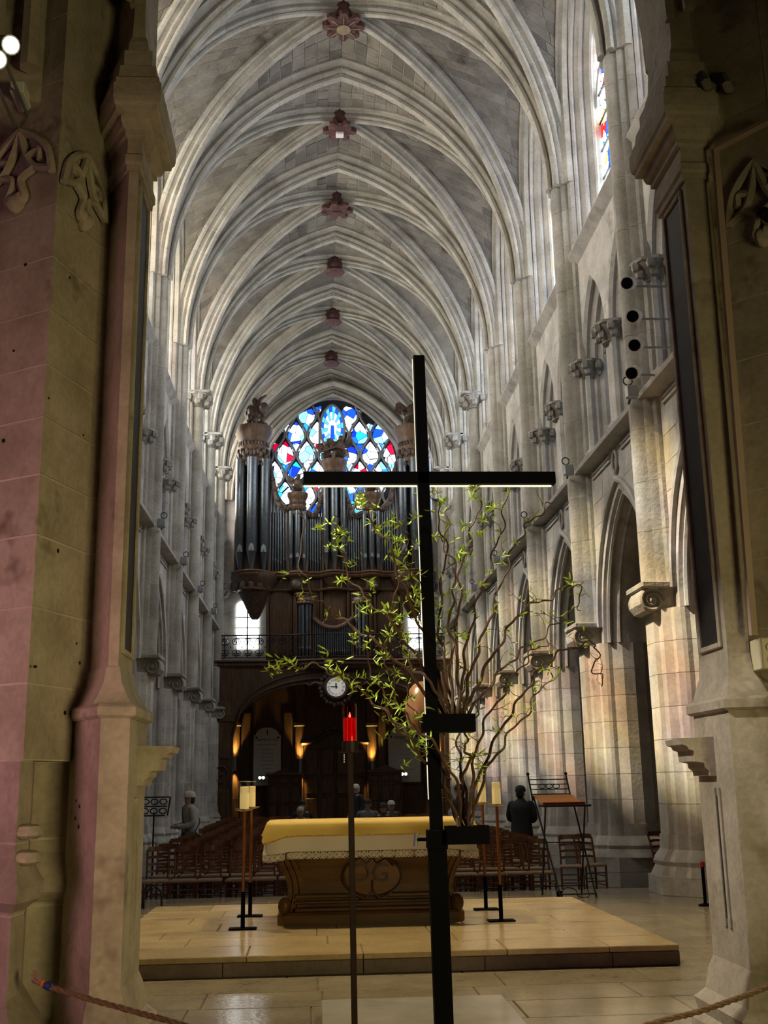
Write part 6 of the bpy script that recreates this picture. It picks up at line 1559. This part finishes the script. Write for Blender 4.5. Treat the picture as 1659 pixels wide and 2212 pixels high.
for dx in (-.12, .12): q = MB(); q.tube(smoothpath([(p.x+dx-.2, p.y, .0), (p.x+dx-.18, p.y, .22), (p.x+dx-.08, p.y, .30), (p.x+dx+.04, p.y, .2), (p.x+dx+.06, p.y, 0)], 5), .014, 6); q.build('rail_tube', MT['iron'], t, .8)
# ---- wall spotlights on the first right-hand pier and small brackets
for i, (x, y) in enumerate(((1358, 612), (1370, 683), (1374, 745), (1368, 805))):
    p = atx(x, y, XR-.62)
    t = thing('pier_spotlight', f'white cylindrical spotlight on the first right-hand pier, {ORD[i]} from the top', 'lamp', tuple(p), 'spotlights on the first right-hand pier')
    d = Vector((-.4, -.75, -.35)).normalized(); e1 = d.cross(Vector((0,0,1))).normalized(); e2 = d.cross(e1); n = 12
    for nm, prof, mt in (('lamp_barrel', [(.09, -.16), (.10, -.15), (.10, .14), (.088, .14)], 'white'), ('lamp_reflector', [(.088, .135), (.086, .146)], 'black')):
        q = MB(); q.loft([[p+d*h+e1*(r*cos(2*pi*k/n))+e2*(r*sin(2*pi*k/n)) for k in range(n)] for r, h in prof], cap0=True, cap1=nm != 'x'); q.build(nm, MT[mt], t, .5)
    MB().box(p.x+.05, p.x+.64, p.y+.08, p.y+.11, p.z-.012, p.z+.012).build('lamp_bracket', MT['gray'], t)
q = MB(); a = atx(1385, 585, XR-.13); b_ = atx(1392, 850, XR-.13); t = thing('lamp_track', 'thin metal track carrying the spotlights on the first right-hand pier', 'track', tuple(b_)); q.box(a.x-.01, a.x+.03, b_.y-.02, b_.y+.02, b_.z, a.z); q.build('track_rail', MT['gray'], t)
for side, X, s in (('right-hand', XR, 1), ('left-hand', XL, -1)):
    for k in range(-1, 5):
        if side == 'left-hand' and k < 0: continue
        y = YP(k); t = thing('floodlight', f'small dark floodlight at the string course of the {["first", "second", "third", "fourth", "fifth", "sixth"][k+1]} {side} pier', 'lamp', (X-s*.45, y-.1, 7.3), 'floodlights along the string course')
        MB().box(X-s*.45-.09, X-s*.45+.09, y-.52, y-.40, 7.22, 7.42, .015).build('floodlight_head', MT['gray'], t)
        q = MB(); q.tube([(X-s*.45, y-.42, 7.30), (X-s*.40, y-.1, 7.26)], .02, 6); q.build('floodlight_arm', MT['iron'], t)
        q = MB(); q.sweep(circ(.012, 5), [(X-s*.5+.07*cos(a), y-.46, 7.5+.07*sin(a)) for a in [2*pi*j/12 for j in range(12)]], side=(0,1,0), loop=True); q.build('floodlight_ring', MT['iron'], t)
# ---- potted flowers by the second pier, barrier post
p = atz(1440, 1912, 0); p = Vector((p.x, 17.25, 0))
t = thing('flower_pot', 'dark leafy plant with pink and white blooms at the pier foot', 'plant', (p.x, 17.3, ZF))
MB().lathe([(.10, ZF), (.14, ZF+.22), (.15, ZF+.24), (.12, ZF+.24)], (p.x, 17.3, 0), 14).build('pot', plain('pot', (.05, .03, .025), .6), t)
rq = random.Random(2)
lf = MB()
for i in range(70):
    a = rq.uniform(0, 6.3); r = rq.uniform(.02, .22); z = ZF+.25+rq.uniform(0, .28); c = Vector((p.x+r*cos(a), 17.3+r*sin(a), z)); u = Vector((cos(a), sin(a), rq.uniform(-.3, .6))).normalized()*.08; w_ = Vector((-sin(a), cos(a), 0))*.03
    lf.add([c-u*.2, c+u*.4+w_, c+u, c+u*.4-w_], [(0,1,2,3)])
tag(lf.build('foliage', plain('dark_leaf', (.02, .06, .02), .6), t), kind='stuff')
for i in range(7): q = MB(); q.ball((p.x+rq.uniform(-.16, .2), 17.2+rq.uniform(-.1, .1), ZF+.45+rq.uniform(0, .12)), .035, 7, 5, 1, 1, .7); q.build('bloom', plain('bloom', (.65, .25, .32) if i % 2 else (.75, .70, .68), .6), t, .9)
p = atz(1522, 1905, 0); t = thing('barrier_post', 'slim black post with a red top behind the shaded near pillar', 'post', (p.x, 14.5, 0)); p = at(1520, 1905, 14.5)
z1 = at(1518, 1862, 14.5).z; q = MB(); q.lathe([(.09, 0), (.09, .015), (.022, .03), (.022, z1-.06)], (p.x, 14.5, 0), 12); q.build('post_body', MT['black'], t, .5); q = MB(); q.lathe([(.03, z1-.06), (.032, z1), (0, z1+.01)], (p.x, 14.5, 0), 12); q.build('post_cap', plain('red_cap', (.4, .01, .01), .5), t, .5)

# ================================================================== WILLOW STEMS
BR = [  # (pixel polyline, leafiness)
 ([(975,1560),(930,1400),(880,1290),(840,1180),(790,1110),(758,1075)], 1.5), ([(965,1560),(900,1420),(830,1330),(770,1270),(735,1190),(722,1115)], 1.6),
 ([(955,1560),(880,1450),(800,1380),(740,1340),(690,1300),(655,1240),(650,1110)], .5), ([(985,1560),(960,1430),(948,1330),(962,1200),(945,1100),(932,1055)], 1.3),
 ([(985,1560),(975,1430),(990,1330),(998,1220),(1028,1120),(1036,1050)], 1.4), ([(990,1560),(1000,1450),(1020,1340),(1058,1230),(1085,1130),(1106,1030)], .5),
 ([(995,1560),(1015,1460),(1045,1370),(1080,1270),(1112,1180),(1150,1122),(1195,1085)], .35), ([(1000,1560),(1030,1480),(1080,1390),(1128,1320),(1190,1290),(1242,1262),(1256,1320)], .4),
 ([(1000,1560),(1050,1490),(1100,1430),(1162,1380),(1225,1335)], .3), ([(968,1560),(935,1480),(890,1440),(868,1380),(850,1300),(868,1200),(882,1125)], .8),
 ([(980,1560),(955,1470),(925,1390),(905,1280),(888,1180)], .7), ([(978,1560),(990,1440),(970,1340),(985,1250),(960,1160),(975,1090)], .6),
 ([(1005,1800),(960,1700),(900,1620),(850,1560),(790,1500),(742,1470),(690,1440),(622,1442),(580,1456)], 1.0), ([(1000,1800),(950,1680),(890,1600),(842,1540),(800,1440),(772,1380)], 1.1),
 ([(1005,1800),(985,1690),(930,1600),(870,1540),(842,1450),(828,1370)], 1.0), ([(1010,1800),(1003,1700),(990,1620),(1005,1520),(1000,1440)], .3),
 ([(1012,1800),(1020,1680),(1040,1580),(1090,1490),(1140,1420),(1182,1385)], .4), ([(1015,1800),(1030,1690),(1080,1580),(1130,1500),(1170,1440),(1230,1400),(1288,1392),(1284,1440),(1304,1480)], .15),
 ([(1020,1800),(1045,1680),(1092,1600),(1150,1520),(1192,1450)], .4), ([(1008,1800),(998,1710),(1012,1640),(1004,1600),(1026,1540),(1052,1480)], .3), ([(1002,1800),(975,1740),(955,1660),(900,1560),(880,1480)], .4)]
rw = random.Random(21)
def leaf_at(mb, c, d, L, W):
    d = d.normalized(); s = d.cross(Vector((rw.uniform(-1, 1), rw.uniform(-1, 1), rw.uniform(-1, 1)))).normalized(); n = d.cross(s); cu = rw.uniform(-.5, .5)
    pts = [c, c+d*L*.35+s*W+n*cu*L*.1, c+d*L*.7+s*W*.7+n*cu*L*.35, c+d*L+n*cu*L*.7, c+d*L*.7-s*W*.7+n*cu*L*.35, c+d*L*.35-s*W+n*cu*L*.1]
    mb.add(pts, [(0, 1, 5), (1, 2, 4, 5), (2, 3, 4)])
places_ = ['reaching up left past the organ', 'arching to the leafy cluster before the organ pipes', 'bending far out to the left', 'rising straight behind the cross post', 'rising right beside the cross post', 'rising to the right arm end', 'sweeping to the upper right over the string course', 'reaching the right-hand arches with a drooping tip', 'spreading low to the right over the arches', 'looping left of the cross post', 'rising just left of the post', 'twisting close to the post',
 'trailing far left past the clock', 'leaning left behind the red candle', 'leaning left past the copper ornament', 'standing short and upright', 'leaning right towards the third arch', 'stretching farthest right with a hooked tip', 'leaning right below the arches', 'short and kinked between the boxes', 'thin and bent left beneath the upper box']
for bi, (pl_, leafy) in enumerate(BR):
    low = pl_[0][1] > 1700; y0 = CY_-.02
    dy = rw.uniform(-.16, .22); n = len(pl_)
    jx = rw.uniform(-10, 10)
    pts = [at(x+(0 if i else jx), y, y0+dy*(i/(n-1))+.05*sin(i*1.9+bi)) for i, (x, y) in enumerate(pl_)]
    ctr = smoothpath(pts, 12)
    # willow wriggle
    ph = rw.uniform(0, 6); L = len(ctr); out = []
    for i, p in enumerate(ctr):
        f = i/L; tt = (ctr[min(i+1, L-1)]-ctr[max(i-1, 0)]).normalized(); u = tt.cross(Vector((0, 1, 0))).normalized(); amp = .004+.016*f
        out.append(p+u*(amp*sin(ph+i*.55)+amp*.5*sin(ph*2+i*1.1))+Vector((0, amp*cos(ph+i*.5), 0)))
    t = thing('willow_branch', 'curly willow branch in the '+('lower' if low else 'upper')+' box, '+places_[bi], 'branch', tuple(out[0]), 'willow branches on the cross')
    q = MB(); q.tube(out, .0105, 6, .003); q.build('stem', MT['bark'], t, .9)
    lm_ = MB(); tw = 0
    for i in range(int(L*.3), L-1, 3):
        f = i/L
        if rw.random() > .45+.3*leafy: continue
        p = out[i]; tt = (out[i+1]-out[i-1]).normalized()
        d = Vector((rw.uniform(-1, 1), rw.uniform(-.5, .5), rw.uniform(-.2, 1.0))).normalized(); ln = rw.uniform(.05, .17)
        tp = [p]; cu = rw.uniform(-9, 9); dd = d.copy()
        for s in range(7):
            dd.rotate(Matrix.Rotation(cu*.04+rw.uniform(-.25, .25), 3, 'Y')); tp.append(tp[-1]+dd*ln/7)
        if leafy < .6 or rw.random() < .5: q = MB(); q.tube(tp, .0022, 4, .001); q.build('twig', MT['bark'], t, .9)
        nl = int(rw.uniform(5, 13)*leafy*(.6+f)+.5)
        for s in range(nl):
            k = rw.randrange(1, len(tp)); leaf_at(lm_, tp[k], Vector((rw.uniform(-1, 1), rw.uniform(-.7, .7), rw.uniform(-.6, 1))), rw.uniform(.026, .064), rw.uniform(.0035, .0065))
    if lm_.v: tag(lm_.build('leaves', MT['leaf'], t), kind='stuff')
